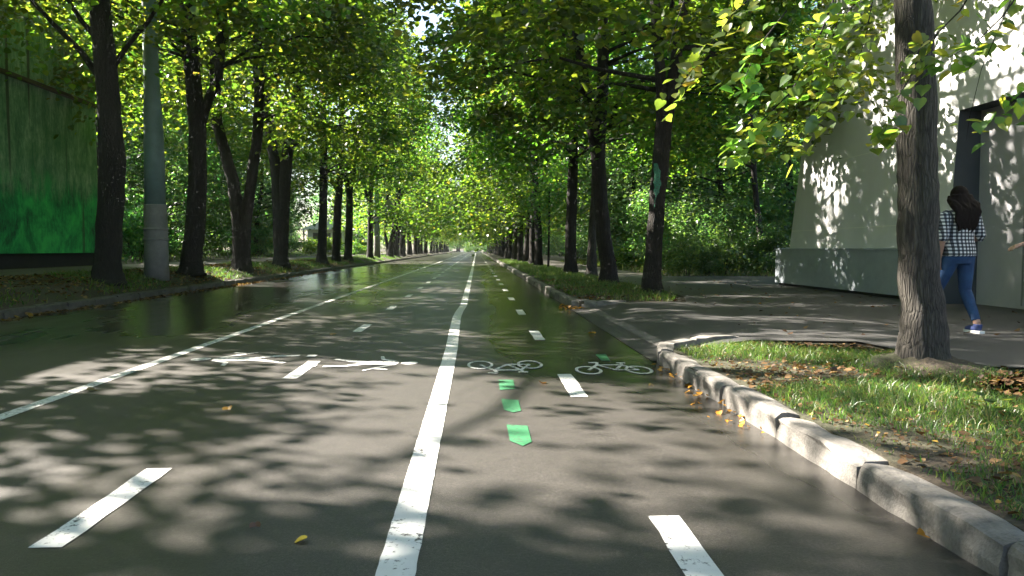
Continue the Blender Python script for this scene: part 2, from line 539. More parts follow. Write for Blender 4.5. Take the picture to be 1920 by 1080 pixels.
# verges
def slab(name, poly, z, z0=-.02):
    m = MB(); n = len(poly)
    m.add([(x, y, z) for x, y in poly] + [(x, y, z0) for x, y in poly], [tuple(range(n))] + [(i, (i + 1) % n, (i + 1) % n + n, i + n) for i in range(n)][::1])
    return tag(obj(name, m.mesh(name), M['ground']), kind='structure')
NEAR = [(KR + .17, -6), (6.2, -6), (6.2, 5.88), (4.3, 5.9), (3.9, 6.05), (3.92, 7.0), (3.85, 7.65), (2.85, 7.84), (2.2, 7.62), (KR + .17, 7.4)]
FAR = [(KR + .17, 14.15), (2.3, 13.9), (2.85, 13.72), (3.7, 13.72), (4.08, 15.3), (4.22, 18.0), (4.12, 26.8), (3.85, 220), (KR + .17, 220)]
slab('verge', NEAR, .13)
slab('verge_ground', FAR, .147)

# kerbs: separate stones
def stone(mb, p0, p1, h, w, rnd, side):
    p0, p1 = Vector(p0), Vector(p1)
    d = (p1 - p0); L = d.length; d.normalize()
    nrm = Vector((d.y, -d.x, 0)) * side      # away from the road
    g_ = .009
    a = p0 + d * g_; b_ = p1 - d * g_
    sh = rnd.uniform(-.014, .014); dz = rnd.uniform(-.009, .007); dz2 = dz + rnd.uniform(-.008, .008)
    prof_ = [(0, -.05), (.0, .45 * h), (.004, h - .03), (.014, h - .01), (.035, h), (w * .6, h + .003), (w, h - .002), (w, -.05)]
    K = 5
    rings = []
    for k in range(K + 1):
        t = k / K
        q = a.lerp(b_, t)
        e = .014 if k in (0, K) else 0
        ring = []
        for (o_, z) in prof_:
            j1, j2 = rnd.uniform(-.006, .006), rnd.uniform(-.005, .005)
            if .2 < z / h < 1.0 and rnd.random() < .3: j1 += rnd.uniform(0, .03); j2 -= rnd.uniform(0, .018)
            ring.append(q + nrm * (o_ + sh + j1 + e * (1 if o_ < .05 else 0)) + Vector((0, 0, z + (dz + (dz2 - dz) * t if z > 0 else 0) + j2 - e * (z > .3 * h))))
        rings.append(ring)
    n = len(prof_)
    vs = [v for r_ in rings for v in r_]
    fs = []
    for k in range(K):
        for i in range(n - 1):
            fs.append((k * n + i, k * n + i + 1, (k + 1) * n + i + 1, (k + 1) * n + i))
    fs.append(tuple(range(n))); fs.append(tuple(reversed(range(K * n, K * n + n))))
    mb.add(vs, fs)

def kerb(name, pts_list, side, mat, h, w, far=None):
    root = None; rnd = random.Random(11 + side)
    base = MB()
    if far:
        for (p0, p1) in far: stone(base, p0, p1, h, w, rnd, side)
    root = tag(obj(name, base.mesh(name), mat), kind='structure')
    for p0, p1 in pts_list:
        m = MB(); stone(m, p0, p1, h, w, rnd, side)
        obj('kerb_stone', m.mesh('kerb_stone'), mat, root)
near = [((KR, y, 0), (KR, y + .98, 0)) for y in np.arange(-.5, 6.4, .98)]
yl = near[-1][1][1]
near += [((KR, yl, 0), (KR + .12, yl + .5, 0)), ((KR + .12, yl + .5, 0), (KR + .55, yl + .85, 0)), ((KR + .55, yl + .85, .03), (KR + 1.1, yl + .98, .03))]
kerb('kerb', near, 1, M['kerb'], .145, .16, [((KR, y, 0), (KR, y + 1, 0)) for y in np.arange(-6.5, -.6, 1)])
fk = [((KR + .95, 13.72, .02), (KR + .45, 13.9, .01)), ((KR + .45, 13.9, 0), (KR + .05, 14.3, 0)), ((KR + .05, 14.3, 0), (KR, 15.2, 0))]
fk = [(b_, a_) if False else (a_, b_) for a_, b_ in fk]
fk += [((KR, y, 0), (KR, y + .98, 0)) for y in np.arange(15.2, 50, .98)]
kerb('kerb_beyond_driveway', fk, 1, M['kerb'], .155, .16, [((KR, y, 0), (KR, y + 2, 0)) for y in np.arange(50.5, 240, 2)])
lk = [((KL, y, 0), (KL, y + .98, 0)) for y in np.arange(9.5, 60, .98)]
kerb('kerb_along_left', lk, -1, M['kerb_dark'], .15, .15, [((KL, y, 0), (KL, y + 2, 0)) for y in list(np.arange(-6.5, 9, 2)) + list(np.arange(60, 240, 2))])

m = MB()
for k in range(12):
    y0, y1 = 8.05 + .46 * k, 8.05 + .46 * k + .45
    a, b_ = 1.98, 2.12
    m.quad((a, y0, ramp_z(a, y0) + .006), (b_, y0, ramp_z(b_, y0) + .006), (b_, y1, ramp_z(b_, y1) + .006), (a, y1, ramp_z(a, y1) + .006))
tag(obj('dropped_kerb', m.mesh('dropped_kerb'), M['kerb_mid']), kind='structure')

# ------------------------------------------------------------------ road markings (parts of the road)
rnd_edge = random.Random(77)
def flat_strip(pts, w, z, step=None):
    m = MB(); L = []
    for i, (x, y) in enumerate(pts):
        j = .0016 if y < 12 else 0; L.append((x - w / 2 + rnd_edge.uniform(-j, j), y, z)); L.append((x + w / 2 + rnd_edge.uniform(-j, j), y, z))
    m.add(L, [(2 * i, 2 * i + 1, 2 * i + 3, 2 * i + 2) for i in range(len(pts) - 1)])
    return m
rnd = random.Random(5)
def polyline(pts, step=.06):
    out = []
    for (x0, y0), (x1, y1) in zip(pts, pts[1:]):
        n = max(1, int((y1 - y0) / step))
        for k in range(n):
            t = k / n
            out.append((x0 + (x1 - x0) * t + rnd.uniform(-.001, .001), y0 + (y1 - y0) * t))
    return out + [pts[-1]]
div = polyline([(-.275, -3), (-.275, 8.5), (-.305, 11), (-.315, 12.5), (-.30, 13.6), (-.25, 15), (-.24, 22), (-.22, 40), (-.2, 80), (-.2, 230)])
obj('dividing_line', flat_strip(div, .135, .004).mesh('dividing_line'), M['paint'], road)
obj('lane_line', flat_strip(polyline([(-3.11, -3), (-3.11, 230)], 1), .115, .004).mesh('lane_line'), M['paint_worn'], road)
def dash(x, y0, y1, w, mat):
    m = MB(); n = 6
    L = []
    for k in range(n + 1):
        y = y0 + (y1 - y0) * k / n
        L += [(x - w / 2 + rnd.uniform(-.006, .006), y, .004), (x + w / 2 + rnd.uniform(-.006, .006), y, .004)]
    m.add(L, [(2 * i, 2 * i + 1, 2 * i + 3, 2 * i + 2) for i in range(n)])
    obj('dash', m.mesh('dash'), mat, road)
for k in range(-1, 26):
    dash(-1.585, 2.87 + 3.72 * k, 3.9 + 3.72 * k, .125, M['paint'])
for k in range(-1, 26):
    dash(.765 + .0015 * k, 2.05 + 3.62 * k, 3.1 + 3.62 * k, .125, M['paint'])
far_d = MB()
for k in range(26, 60):
    for x, a, p in ((-1.585, 2.87, 3.72), (.8, 2.05, 3.62)):
        y = a + p * k
        far_d.quad((x - .06, y, .004), (x + .06, y, .004), (x + .06, y + 1, .004), (x - .06, y + 1, .004))
tag(obj('far_dashes', far_d.mesh('far_dashes'), M['paint'], road), kind='stuff')

def emit2d(m, poly, f, z=.0045):
    m.add([(*f(u, v), z) for u, v in poly], [tuple(range(len(poly)))])
def circ(cx, cy, rx, ry, n=20): return [(cx + rx * math.cos(2 * math.pi * i / n), cy + ry * math.sin(2 * math.pi * i / n)) for i in range(n)]
def bar(a, b_, w0, w1=None):
    w1 = w0 if w1 is None else w1
    ax, ay = a; bx, by = b_; L = math.hypot(bx - ax, by - ay); nx_, ny_ = -(by - ay) / L, (bx - ax) / L
    return [(ax + nx_ * w0 / 2, ay + ny_ * w0 / 2), (bx + nx_ * w1 / 2, by + ny_ * w1 / 2), (bx - nx_ * w1 / 2, by - ny_ * w1 / 2), (ax - nx_ * w0 / 2, ay - ny_ * w0 / 2)]
def pedestrian(f, name='pedestrian_symbol'):
    # u along the body (0 feet .. 1.25 head), v across
    m = MB()
    z = [.0045]
    def e(p): z[0] += .0002; emit2d(m, p, f, z[0])
    e(circ(1.18, .0, .12, .085))                                                  # head
    e([(.5, -.07), (.62, -.12), (1.0, -.1), (1.04, .0), (1.0, .1), (.62, .1), (.5, .06)])   # torso
    e(bar((.58, .02), (.30, .16), .11, .09)); e(bar((.31, .15), (.02, .17), .085, .07))     # leg
    e(bar((.58, -.04), (.32, -.12), .11, .09)); e(bar((.33, -.12), (.06, -.24), .085, .065))
    e(bar((.98, .08), (.78, .26), .08, .06)); e(bar((.78, .25), (.62, .4), .06, .05))       # arms
    e(bar((.98, -.08), (.76, -.22), .08, .06)); e(bar((.77, -.22), (.72, -.4), .06, .05))
    e([(-.2, .08), (-.08, .08), (-.08, .2), (-.2, .2)])                            # foot block
    e(bar((.7, .3), (.94, .36), .05))
    obj(name, m.mesh(name), M['paint_worn'], road)
pedestrian(lambda u, v: (-1.80 - u * .80, 7.8 + v * 1.25))
pedestrian(lambda u, v: (-1.45 + u * .68, 7.45 - v * 1.15))
def bicycle(f):
    m = MB(); z = [.0045]
    def e(p): z[0] += .0002; emit2d(m, p, f, z[0])
    def ringp(cx, cy, r, w, n=22):
        for i in range(n):
            a, b_ = 2 * math.pi * i / n, 2 * math.pi * (i + 1) / n
            emit2d(m, [(cx + r * math.cos(a), cy + r * math.sin(a)), (cx + r * math.cos(b_), cy + r * math.sin(b_)), (cx + (r - w) * math.cos(b_), cy + (r - w) * math.sin(b_)), (cx + (r - w) * math.cos(a), cy + (r - w) * math.sin(a))], f)
    ringp(-.235, 0, .125, .028); ringp(.235, 0, .125, .028)
    for a, b_ in (((-.235, 0), (-.13, .16)), ((-.13, .16), (.11, .16)), ((.11, .16), (.235, 0)), ((-.13, .16), (-.02, .0)), ((-.02, 0), (.11, .16)), ((-.235, 0), (-.02, 0)),
                  ((.11, .16), (.085, .24)), ((.085, .24), (.17, .24)), ((-.13, .16), (-.15, .22)), ((-.19, .22), (-.1, .22))):
        e(bar(a, b_, .03))
    obj('bicycle_symbol', m.mesh('bicycle_symbol'), M['paint_worn'], road)
bicycle(lambda u, v: (.27 - u, 7.3 - v * 2.1))
bicycle(lambda u, v: (1.245 - u * .98, 6.93 + v * 1.9))
def gdash(pxs):
    m = MB(); m.add([tuple(at_z(px, py, .004)) for px, py in pxs], [tuple(range(len(pxs)))])
    obj('green_dash', m.mesh('green_dash'), M['paint_green'], road)
gdash([(937, 731), (935, 712), (962, 712), (966, 729)])
gdash([(945, 768), (940, 748), (972, 750), (977, 770), (962, 773)])
gdash([(956, 826), (950, 796), (989, 798), (997, 828), (980, 836)])
gdash([(1116, 664), (1136, 664), (1144, 676), (1128, 676)])

# ------------------------------------------------------------------ trees
NR = np.random.default_rng
def crown_data(seed, Rr, z0, z1, nc, per, leaf, spread=.56, peak=.36):
    g = NR(seed)
    t = g.random(nc) ** .95
    pr = Rr * np.sqrt(np.clip(1 - ((t - peak) / .7) ** 2, .04, 1))
    r = pr * (.3 + .7 * np.sqrt(g.random(nc)))
    a = g.random(nc) * 2 * np.pi
    cz = z0 + (z1 - z0) * t - .9 * (r / Rr) ** 2 * (t < .6)
    cl = np.stack([r * np.cos(a), r * np.sin(a), cz], 1)
    n = nc * per
    ci = np.repeat(np.arange(nc), per)
    sp = spread * (.55 + .9 * g.random(nc))
    off = g.normal(size=(n, 3)) * np.array([1, 1, .5]) * sp[ci][:, None]
    # droop at the outer edge of a clump
    off[:, 2] -= .35 * (off[:, 0] ** 2 + off[:, 1] ** 2) / (sp[ci] + .2)
    P = cl[ci] + off
    N = np.array([0, 0, 1.0]) + off * np.array([.35, .35, 0]) + .42 * g.normal(size=(n, 3))
    D = off * np.array([1, 1, .3]) + np.array([0, 0, -.35]) + .35 * g.normal(size=(n, 3))
    S = leaf * (.65 + .7 * g.random(n))
    return cl, (P, N, D, S)
def crown_mesh(name, data): return leaves(name, *data)

CROWN = {}
for key, args in {'shade': (9, 5.4, 6.4, 14.5, 64, 290, .155, .42), 'near_a': (1, 5.4, 5.5, 14.5, 62, 270, .14), 'near_b': (2, 5.2, 5.3, 14.0, 60, 270, .14), 'near_c': (3, 5.6, 5.2, 15.0, 64, 270, .14),
                  'far_a': (4, 5.0, 3.0, 13.5, 74, 140, .2), 'far_b': (5, 5.4, 3.4, 14.5, 78, 140, .2), 'wood': (6, 4.4, 2.2, 15.5, 105, 120, .19)}.items():
    cl, data = crown_data(*args)
    CROWN[key] = (cl, crown_mesh('crown_' + key, data))
for k in ('shade', 'near_a', 'near_b', 'near_c', 'far_a', 'far_b'): CROWN[k][1].materials.append(M['leaf'])
CROWN['wood'][1].materials.append(M['leaf_deep'])

# crowns of the trees beside the viewer: clumps shading chosen spots are cut out, so
# the sun reaches the road, the kerb, the nearest trunk and its low twigs
LIT = [(-.9, 4.1, 0, 1.6, .55), (.95, 4.0, 0, 1.0, .5), (.3, 3.1, 0, .9, .32), (1.3, 3.4, 0, .5, .2), (-4.6, 7.6, 0, 2.2, .28), (-1.2, 7.05, 0, 1.6, .24), (1.0, 6.2, 0, 1.0, .22),
       (1.95, 4.25, .15, .4, .5), (2.05, 2.9, .15, .4, .35), (2.9, 7.0, .15, .8, .35), (2.5, 4.6, .15, .45, .3), (3.1, 5.3, .15, .6, .25), (2.3, 6.2, .15, .3, .3), (2.5, 3.5, .15, .6, .4), (2.2, 4.3, .15, .5, .5), (-1.0, 5.2, 0, .9, .15),
       (3.4, 6.1, 1.0, .4, .45), (3.4, 6.1, 2.0, .4, .45), (3.4, 6.1, 2.9, .35, .4), (1.7, 5.5, 2.6, .8, .55), (2.3, 5.4, 2.2, .7, .5), (2.6, 5.5, 3.0, .6, .5), (5.3, 8.4, .7, .25, .3)]
LIT_WOOD = [(8.6, 29.5, 1.5, 1.8, 1.6), (10.5, 30.5, 2.5, 1.5, 1.5), (12, 31, 1.2, 1.5, 1.5), (7.4, 33, 2, 1.2, 2), (9, 33, 4.0, 1.6, 1.5), (2.8, 20, .15, .8, 1.2), (2.8, 27, .15, .8, 1.5), (2.8, 35, .15, .8, 2.5),
            (5.2, 30, .15, 1, 1.5), (5, 36, .15, 1, 2), (4.5, 10.3, .15, 2, .3), (5.5, 12.6, .15, 2.0, .3), (4.4, 8.3, .15, 2.0, .25), (6.2, 15.5, .15, 1.5, .5), (8.0, 19, .7, .2, .7), (8.0, 16.5, .6, .2, .4), (8.2, 18, 2.6, .2, .7), (6.9, 22, .15, 1.5, .8), (2.8, 43, .15, .8, 2.5), (5, 43, .15, 1, 2.5), (-8.8, 40, .5, .9, 2), (-9, 49, .5, .9, 3), (-1, 20, 0, 1.5, .4), (-2, 26, 0, 1.5, .6), (-1, 33, 0, 2, .8)]
def lit_clump(c, grow, zones=None):
    for x, y, z, rx, ry in (zones or LIT + LIT_WOOD[10:]):
        q = c - sv * ((c.z - z) / sv.z)
        gw = grow if z == 0 or zones else grow + .34
        if ((q.x - x) / (rx + gw)) ** 2 + ((q.y - y) / (ry + gw)) ** 2 < 1: return True
    return False
def pruned_crown(key, seed, base, Rr, z0, z1, nc, per, leaf, spread, grow, zones=None):
    cl, (P, N, D, S) = crown_data(seed, Rr, z0, z1, nc, per, leaf, spread)
    b = Vector(base)
    keep = np.array([not lit_clump(Vector(c) + b, grow, zones) for c in cl])
    kk = np.repeat(keep, per)
    me = leaves('crown_' + key, P[kk], N[kk], D[kk], S[kk])
    me.materials.append(M['leaf'])
    CROWN[key] = (cl[keep], me)
for i, yy_ in enumerate((12.0, 5.6, -.5, 17.7, 22.9, 27.6, 33.1, 41.9)):
    pruned_crown('beside%d' % i, 500 + i, (-8.4, yy_, .4), 5.7, 6.3 if i < 5 else 5.4, 14.8, 172 if i < 5 else 140, 165, .155, .48, .09)

for key, seed, bx_, by_, cs_ in (('island', 521, 3.9, 16.6, 5.6), ('leaning', 522, 3.8, 21.9, 5.4), ('pale', 523, 3.9, 26.5, 4.6), ('straight', 524, 3.7, 30.0, 5.2)):
    pruned_crown(key, seed, (bx_, by_, .15), cs_, 4.6, 14.5, 160, 190, .145, .38, .1, LIT_WOOD)  # right row clumps likewise cut out to let sun onto chosen spots

def limbs(mb, stems, cl, n, seed, r0=.06):
    rnd = random.Random(seed)
    ids = list(range(len(cl))); rnd.shuffle(ids)
    nodes = [(Vector(p), r) for s in stems for p, r in s]
    for i in ids[:n]:
        c = Vector(cl[i])
        best = None
        for p, r in nodes:
            if p.z < 2.2 or p.z > c.z - .2: continue
            d = (p - c).length + .0 * p.z
            if best is None or d < best[0]: best = (d, p, r)
        if best is None: continue
        d, p, r = best
        q = [p, p.lerp(c, .3) + Vector((rnd.uniform(-.2, .2), rnd.uniform(-.2, .2), .05 * d)), p.lerp(c, .65) + Vector((rnd.uniform(-.25, .25), rnd.uniform(-.25, .25), .09 * d)), c]
        rr_ = min(r * .6, r0)
        mb.sweep(q, [rr_, rr_ * .75, rr_ * .5, rr_ * .2], 5)

def resample(st, k=4, wob=.0, seed=0):
    """st: list of (Vector, r) -> finer list with a slight wobble"""
    rnd = random.Random(seed); out = []
    for (p, r), (q, s) in zip(st, st[1:]):
        for i in range(k):
            t = i / k
            out.append((p.lerp(q, t) + Vector((rnd.uniform(-wob, wob), rnd.uniform(-wob, wob), 0)) * (1 if i else 0), r + (s - r) * t))
    return out + [st[-1]]

def street_tree(name, base, stems, crown, coff, crot, label, cat, group, mat, seed, nl=26, cs=1.0, rough=.06, n=14, no_crown=False):
    """stems in world coordinates: lists of (Vector, radius)"""
    base = Vector(base)
    root = thing(name, base, label, cat, group)
    m = MB(); loc = []
    for i, s in enumerate(stems):
        s = resample([(Vector(p) - base, r) for p, r in s], 4, .012, seed + i)
        loc.append(s)
        m.sweep([p for p, r in s], [r for p, r in s], n, rough, seed * 7 + i)
    if not no_crown:
        cl, me = CROWN[crown]
        mt = Matrix.Translation(coff) @ Matrix.Rotation(crot, 4, 'Z') @ Matrix.Scale(cs, 4)
        clw = [mt @ Vector(c) for c in cl]
        limbs(m, loc, clw, nl, seed)
        obj('crown', me, None, root, coff, (0, 0, crot)).scale = (cs, cs, cs)
    tr = obj('trunk', m.mesh('trunk', True), mat, root)
    return root, tr

def px_stem(y, pts):
    """[(px, py, width px)] at depth y -> world stem"""
    return [(at_y(px, py, y), w / 2 * y / F * .97 * math.cos(math.atan((px - 960) / F))) for px, py, w in pts]
def continue_up(stem, dx, dy, ztop, r=.05):
    p, r0 = stem[-1]
    if p.z > ztop - 1: return stem
    k = 3
    for i in range(1, k + 1):
        t = i / k
        stem = stem + [(p + Vector((dx * t, dy * t, (ztop - p.z) * t)), r0 + (r - r0) * t)]
    return stem
def flare(st, gzv, k=1.5):
    """add root flare just at the ground"""
    p, r = st[0]
    return [(Vector((p.x, p.y, gzv - .08)), r * k), (Vector((p.x, p.y, gzv + .12)), r * k * .82), (Vector((p.x, p.y, gzv + .45)), r * k * .68)] + [s for s in st if s[0].z > gzv + .7]

LX = -8.4
def ydep(px): return LX * F / (px - 893)
GL, GRR = 'lime trees in the row along the left kerb', 'lime trees in the row along the right kerb'
zl = gz(LX)

# left row, nearest five with their own stems
y = ydep(205)
s = px_stem(y, [(203, 512, 56), (205, 470, 54), (208, 400, 50), (212, 300, 52), (205, 215, 46), (198, 120, 46), (190, 40, 42), (184, -60, 38), (180, -200, 30)])
s = continue_up(flare(s, zl, 1.35), .2, 0, 12)
b1 = px_stem(y, [(192, 150, 16), (150, 95, 13), (95, 40, 10), (40, -20, 8)]); b2 = px_stem(y, [(212, 125, 12), (240, 85, 10), (280, 38, 8), (310, -10, 6)]); b3 = px_stem(y, [(180, 70, 12), (150, 35, 10), (120, -10, 8)])
street_tree('lime_tree', (s[0][0].x, y, zl), [s, b1, b2, b3], 'beside3', (0, 0, 0), 0, 'thick dark lime trunk in front of the green painted wall', 'tree', GL, M['bark'], 21)
y = ydep(357)
s = px_stem(y, [(358, 503, 44), (364, 440, 40), (370, 350, 38), (370, 240, 34)])
s0 = flare(s, zl, 1.4)
sa = s0 + px_stem(y, [(358, 110, 30), (348, 0, 28), (340, -150, 24)])
sb = px_stem(y, [(376, 235, 20), (392, 185, 19), (410, 150, 18), (416, 60, 17), (422, -60, 15)])
street_tree('lime_tree', (s[0][0].x, y, zl), [continue_up(sa, -.3, .2, 12.5), continue_up(sb, .5, 0, 11)], 'beside4', (0, 0, 0), 0, 'dark lime trunk just right of the near concrete lamp post, forking high up', 'tree', GL, M['bark'], 22)
y = ydep(452)
s0 = flare(px_stem(y, [(453, 500, 36), (453, 450, 36), (453, 405, 36)]), zl, 1.35)
sa = s0[:-1] + px_stem(y, [(449, 425, 30), (437, 337, 24), (418, 270, 22), (406, 225, 22), (402, 130, 20), (400, 0, 18)])
sb = s0[:-1] + px_stem(y, [(457, 425, 28), (468, 360, 22), (481, 270, 21), (486, 180, 20), (481, 80, 19), (477, -20, 17)])
street_tree('lime_tree', (s0[0][0].x, y, zl), [continue_up(sa, -.5, 0, 12), continue_up(sb, .3, .2, 13)], 'beside5', (.2, 0, 0), 0, 'dark lime tree splitting into a wide V of two stems near its base', 'tree', GL, M['bark'], 23)
y = ydep(525)
s0 = flare(px_stem(y, [(527, 492, 30), (527, 440, 30), (526, 370, 30)]), zl, 1.35)
sa = s0[:-1] + px_stem(y, [(523, 390, 26), (518, 322, 22), (507, 249, 19), (494, 156, 18), (486, 60, 16), (480, -20, 14)])
sb = s0[:-1] + px_stem(y, [(530, 390, 26), (537, 301, 22), (550, 207, 18), (564, 130, 17), (577, 41, 15), (590, -40, 12)])
street_tree('lime_tree', (s0[0][0].x, y, zl), [continue_up(sa, -.5, 0, 12), continue_up(sb, .7, .2, 13)], 'beside6', (.2, 0, 0), 0, 'dark two-stemmed lime tree with a narrow upright V, right of the wide V one', 'tree', GL, M['bark'], 24)
for (px, lab, pts2, cr, sd) in (
    (602, 'slim dark lime trunk in front of the white pavilion, leftmost of three close trunks', [[(603, 487, 22), (606, 400, 16), (607, 300, 14), (605, 200, 13)]], 'beside7', 25),
    (630, 'dark lime trunk in front of the white pavilion, middle of three close trunks', [[(630, 485, 18), (633, 400, 15), (638, 330, 13), (641, 270, 12), (640, 160, 11)]], 'near_c', 26),
    (653, 'dark lime trunk by the white pavilion with a fork, rightmost of three close trunks', [[(653, 485, 17), (655, 400, 14), (656, 355, 13), (664, 310, 10), (670, 250, 9)], [(655, 365, 11), (646, 325, 9), (641, 260, 8)]], 'near_a', 27),
    (694, 'dark forked lime trunk touching the second lamp post', [[(694, 479, 14), (695, 420, 11), (694, 380, 10), (700, 300, 9)], [(694, 382, 8), (684, 355, 7), (680, 300, 6)]], 'far_b', 28),
    (730, 'leaning curved dark lime trunk right of the second lamp post and the triangular sign', [[(731, 477, 15), (741, 425, 12), (746, 370, 11), (748, 300, 10)], [(728, 470, 7), (722, 440, 6), (724, 385, 6), (731, 320, 5)]], 'far_a', 29)):
    y = ydep(px)
    st = [px_stem(y, p) for p in pts2]
    st[0] = continue_up(flare(st[0], zl, 1.3), .3, .2, 11)
    for i in range(1, len(st)): st[i] = continue_up(st[i], -.3, .2, 9)
    street_tree('lime_tree', (st[0][0][0].x, y, zl), st, cr, (.7 if cr[0] != 'b' else .1, 0, 0), sd * 1.3 if cr[0] != 'b' else 0, lab, 'tree', GL, M['bark'], sd, n=10)

# right row
y = 6.2
s = px_stem(y, [(1728, 695, 86), (1724, 620, 84), (1722, 500, 84), (1722, 400, 83), (1720, 300, 80), (1718, 180, 79), (1714, 60, 77), (1712, -60, 68), (1708, -300, 62), (1706, -700, 50)])
bx = s[0][0].x
s = continue_up(flare(s, .147, 1.55), .1, .2, 9)
near_tree, near_trunk = street_tree('lime_tree', (bx, y, .147), [s], 'shade', (.9, -.6, .3), 5.1, 'nearest lime tree, grey bark lit from the left, on the grass beside the walking woman', 'tree', GRR, M['bark_grey'], 41, n=24, rough=.035)
y = 16.6
s = px_stem(y, [(1222, 552, 40), (1226, 470, 32), (1232, 380, 31), (1240, 290, 32), (1245, 215, 33)])
s0 = flare(s, .147, 1.3)
sa = s0[:-1] + px_stem(y, [(1242, 225, 26), (1240, 170, 22), (1234, 90, 21), (1228, 0, 20), (1222, -100, 18)])
sb = s0[:-1] + px_stem(y, [(1250, 225, 26), (1258, 170, 23), (1270, 90, 22), (1284, 0, 21), (1296, -110, 19)])
r_, tr = street_tree('lime_tree', (s0[0][0].x, y, .147), [continue_up(sa, -.5, .1, 12), continue_up(sb, .8, .1, 13)], 'island', (0, 0, 0), 0, 'dark lime trunk with a green paint smear, at the end of the grass island', 'tree', GRR, M['bark'], 42)
# green paint smear, a thin curved patch on the bark
pm = MB(); K = 18; rj = random.Random(4)
for j in range(K):
    t = j / (K - 1); py = 308 + 84 * t
    c = at_y(1236.5 - 1.5 * t, py, y); rad = 17.3 * y / F
    mid = 236 + 10 * math.sin(t * 4) + rj.uniform(-3, 3); hw = (9 + 13 * math.sin(math.pi * min(1, t * 1.25 + .08)) ** .7) * rj.uniform(.7, 1.1) * (1 if t < .7 else 1.2 - t * .9)
    for k in range(6):
        a = R(mid + (k / 5 - .5) * 2 * hw)
        pm.v.append((c.x + rad * 1.1 * math.cos(a) - r_.location.x, c.y + rad * 1.1 * math.sin(a) - r_.location.y, c.z - r_.location.z))
for j in range(K - 1):
    for k in range(5):
        a = j * 6 + k; pm.f.append((a, a + 1, a + 7, a + 6))
obj('paint_smear', pm.mesh('paint_smear', True), M['green_paint'], tr)
y = 21.9
s = px_stem(y, [(1141, 532, 36), (1134, 460, 30), (1128, 400, 28), (1121, 300, 27), (1120, 250, 28)])
s0 = flare(s, .147, 1.3)
sa = s0[:-1] + px_stem(y, [(1114, 262, 22), (1100, 190, 20), (1090, 120, 19), (1078, 40, 17), (1070, -60, 15)])
sb = s0[:-1] + px_stem(y, [(1124, 262, 23), (1129, 190, 22), (1132, 100, 21), (1130, 0, 19), (1128, -80, 16)])
street_tree('lime_tree', (s0[0][0].x, y, .147), [continue_up(sa, -.6, .1, 12), continue_up(sb, .3, .1, 13)], 'leaning', (0, 0, 0), 0, 'dark leaning lime trunk, forked above, behind the leafy grass patch', 'tree', GRR, M['bark'], 43)
y = 26.5
s = px_stem(y, [(1109, 520, 22), (1110, 450, 16), (1113, 380, 13), (1116, 300, 12), (1118, 200, 11)])
street_tree('lime_tree', (s[0][0].x, y, .147), [continue_up(flare(s, .147, 1.3), .2, 0, 10)], 'pale', (0, 0, 0), 0, 'thinner pale grey lime trunk half hidden behind the leaning one', 'tree', GRR, M['bark_grey'], 44)
y = 30
s = px_stem(y, [(1070, 514, 26), (1070, 450, 21), (1073, 350, 20), (1075, 250, 19), (1076, 150, 18), (1072, 0, 16)])
street_tree('lime_tree', (s[0][0].x, y, .147), [continue_up(flare(s, .147, 1.35), .2, 0, 13)], 'straight', (0, 0, 0), 0, 'straight dark lime trunk left of the leaning one in the right row', 'tree', GRR, M['bark'], 45)
y = 41.7
s = px_stem(y, [(1010, 500, 18), (1010, 440, 14), (1005, 350, 12), (1000, 250, 11), (996, 150, 10)])
street_tree('lime_tree', (s[0][0].x, y, .147), [continue_up(flare(s, .147, 1.3), .1, 0, 12)], 'near_a', (0, 0, .2), 5.4, 'lime tree with sunlit foot beside the thin sapling', 'tree', GRR, M['bark'], 46)
# sapling
y = 38.5
s = px_stem(y, [(1028, 503, 5), (1029, 450, 4), (1030, 400, 3.5), (1030, 350, 3)])
sp_root = thing('sapling', (s[0][0].x, y, .147), 'thin young sapling between two lime trunks on the right verge', 'tree')
m = MB(); st = [(p - sp_root.location, r) for p, r in s]
m.sweep([p for p, r in st], [r for p, r in st], 7)
g = NR(77); n = 1300
P = g.normal(size=(n, 3)) * np.array([.55, .55, .7]) + np.array([0, 0, 3.4]); Nn = np.array([0, 0, 1]) + .7 * g.normal(size=(n, 3)); Dd = g.normal(size=(n, 3)) - np.array([0, 0, .5])
obj('trunk', m.mesh('trunk', True), M['bark'], sp_root)
obj('crown', leaves('sapling_crown', P, Nn, Dd, .12 * (.7 + .6 * g.random(n))), M['leaf'], sp_root)

# generic trees, shared meshes
def generic(name, crown, seed, label, cat, group, loc, H=12, r=.26, fork=False, mat='bark', lean=(0, 0), nl=22):
    rnd = random.Random(seed)
    p = Vector(loc)
    st = [(p + Vector((0, 0, -.08)), r * 1.5), (p + Vector((0, 0, .15)), r * 1.2), (p + Vector((0, 0, .6)), r)]
    x = y_ = 0
    for k in range(1, 7):
        z = .6 + (H - .6) * k / 6
        x += rnd.uniform(-.18, .18) + lean[0] / 6; y_ += rnd.uniform(-.18, .18) + lean[1] / 6
        st.append((p + Vector((x, y_, z)), r * (1 - .13 * k)))
    stems = [st]
    if fork:
        q, rq = st[4]
        stems.append([(q, rq * .8), (q + Vector((.5, .15, 1.5)), rq * .65), (q + Vector((.9, .3, 3.5)), rq * .5), (q + Vector((1.1, .5, 6)), rq * .25)])
    root, _ = street_tree(name, p, stems, crown, (0, 0, 0), 0, label, cat, group, M[mat], seed, nl=nl, n=9)
    return root
labR = 'dark lime trunk in the far part of the right kerbside row'
labL = 'dark lime trunk in the far part of the left kerbside row'
labO = 'leafy lime tree overhanging the road from the left, beside the green wall'
labO2 = 'leafy lime tree of the right row rising behind the viewer'
farA = generic('lime_tree', 'far_a', 61, labR, 'tree', 'far lime trees of the right row', (3.5, 47.5, .147))
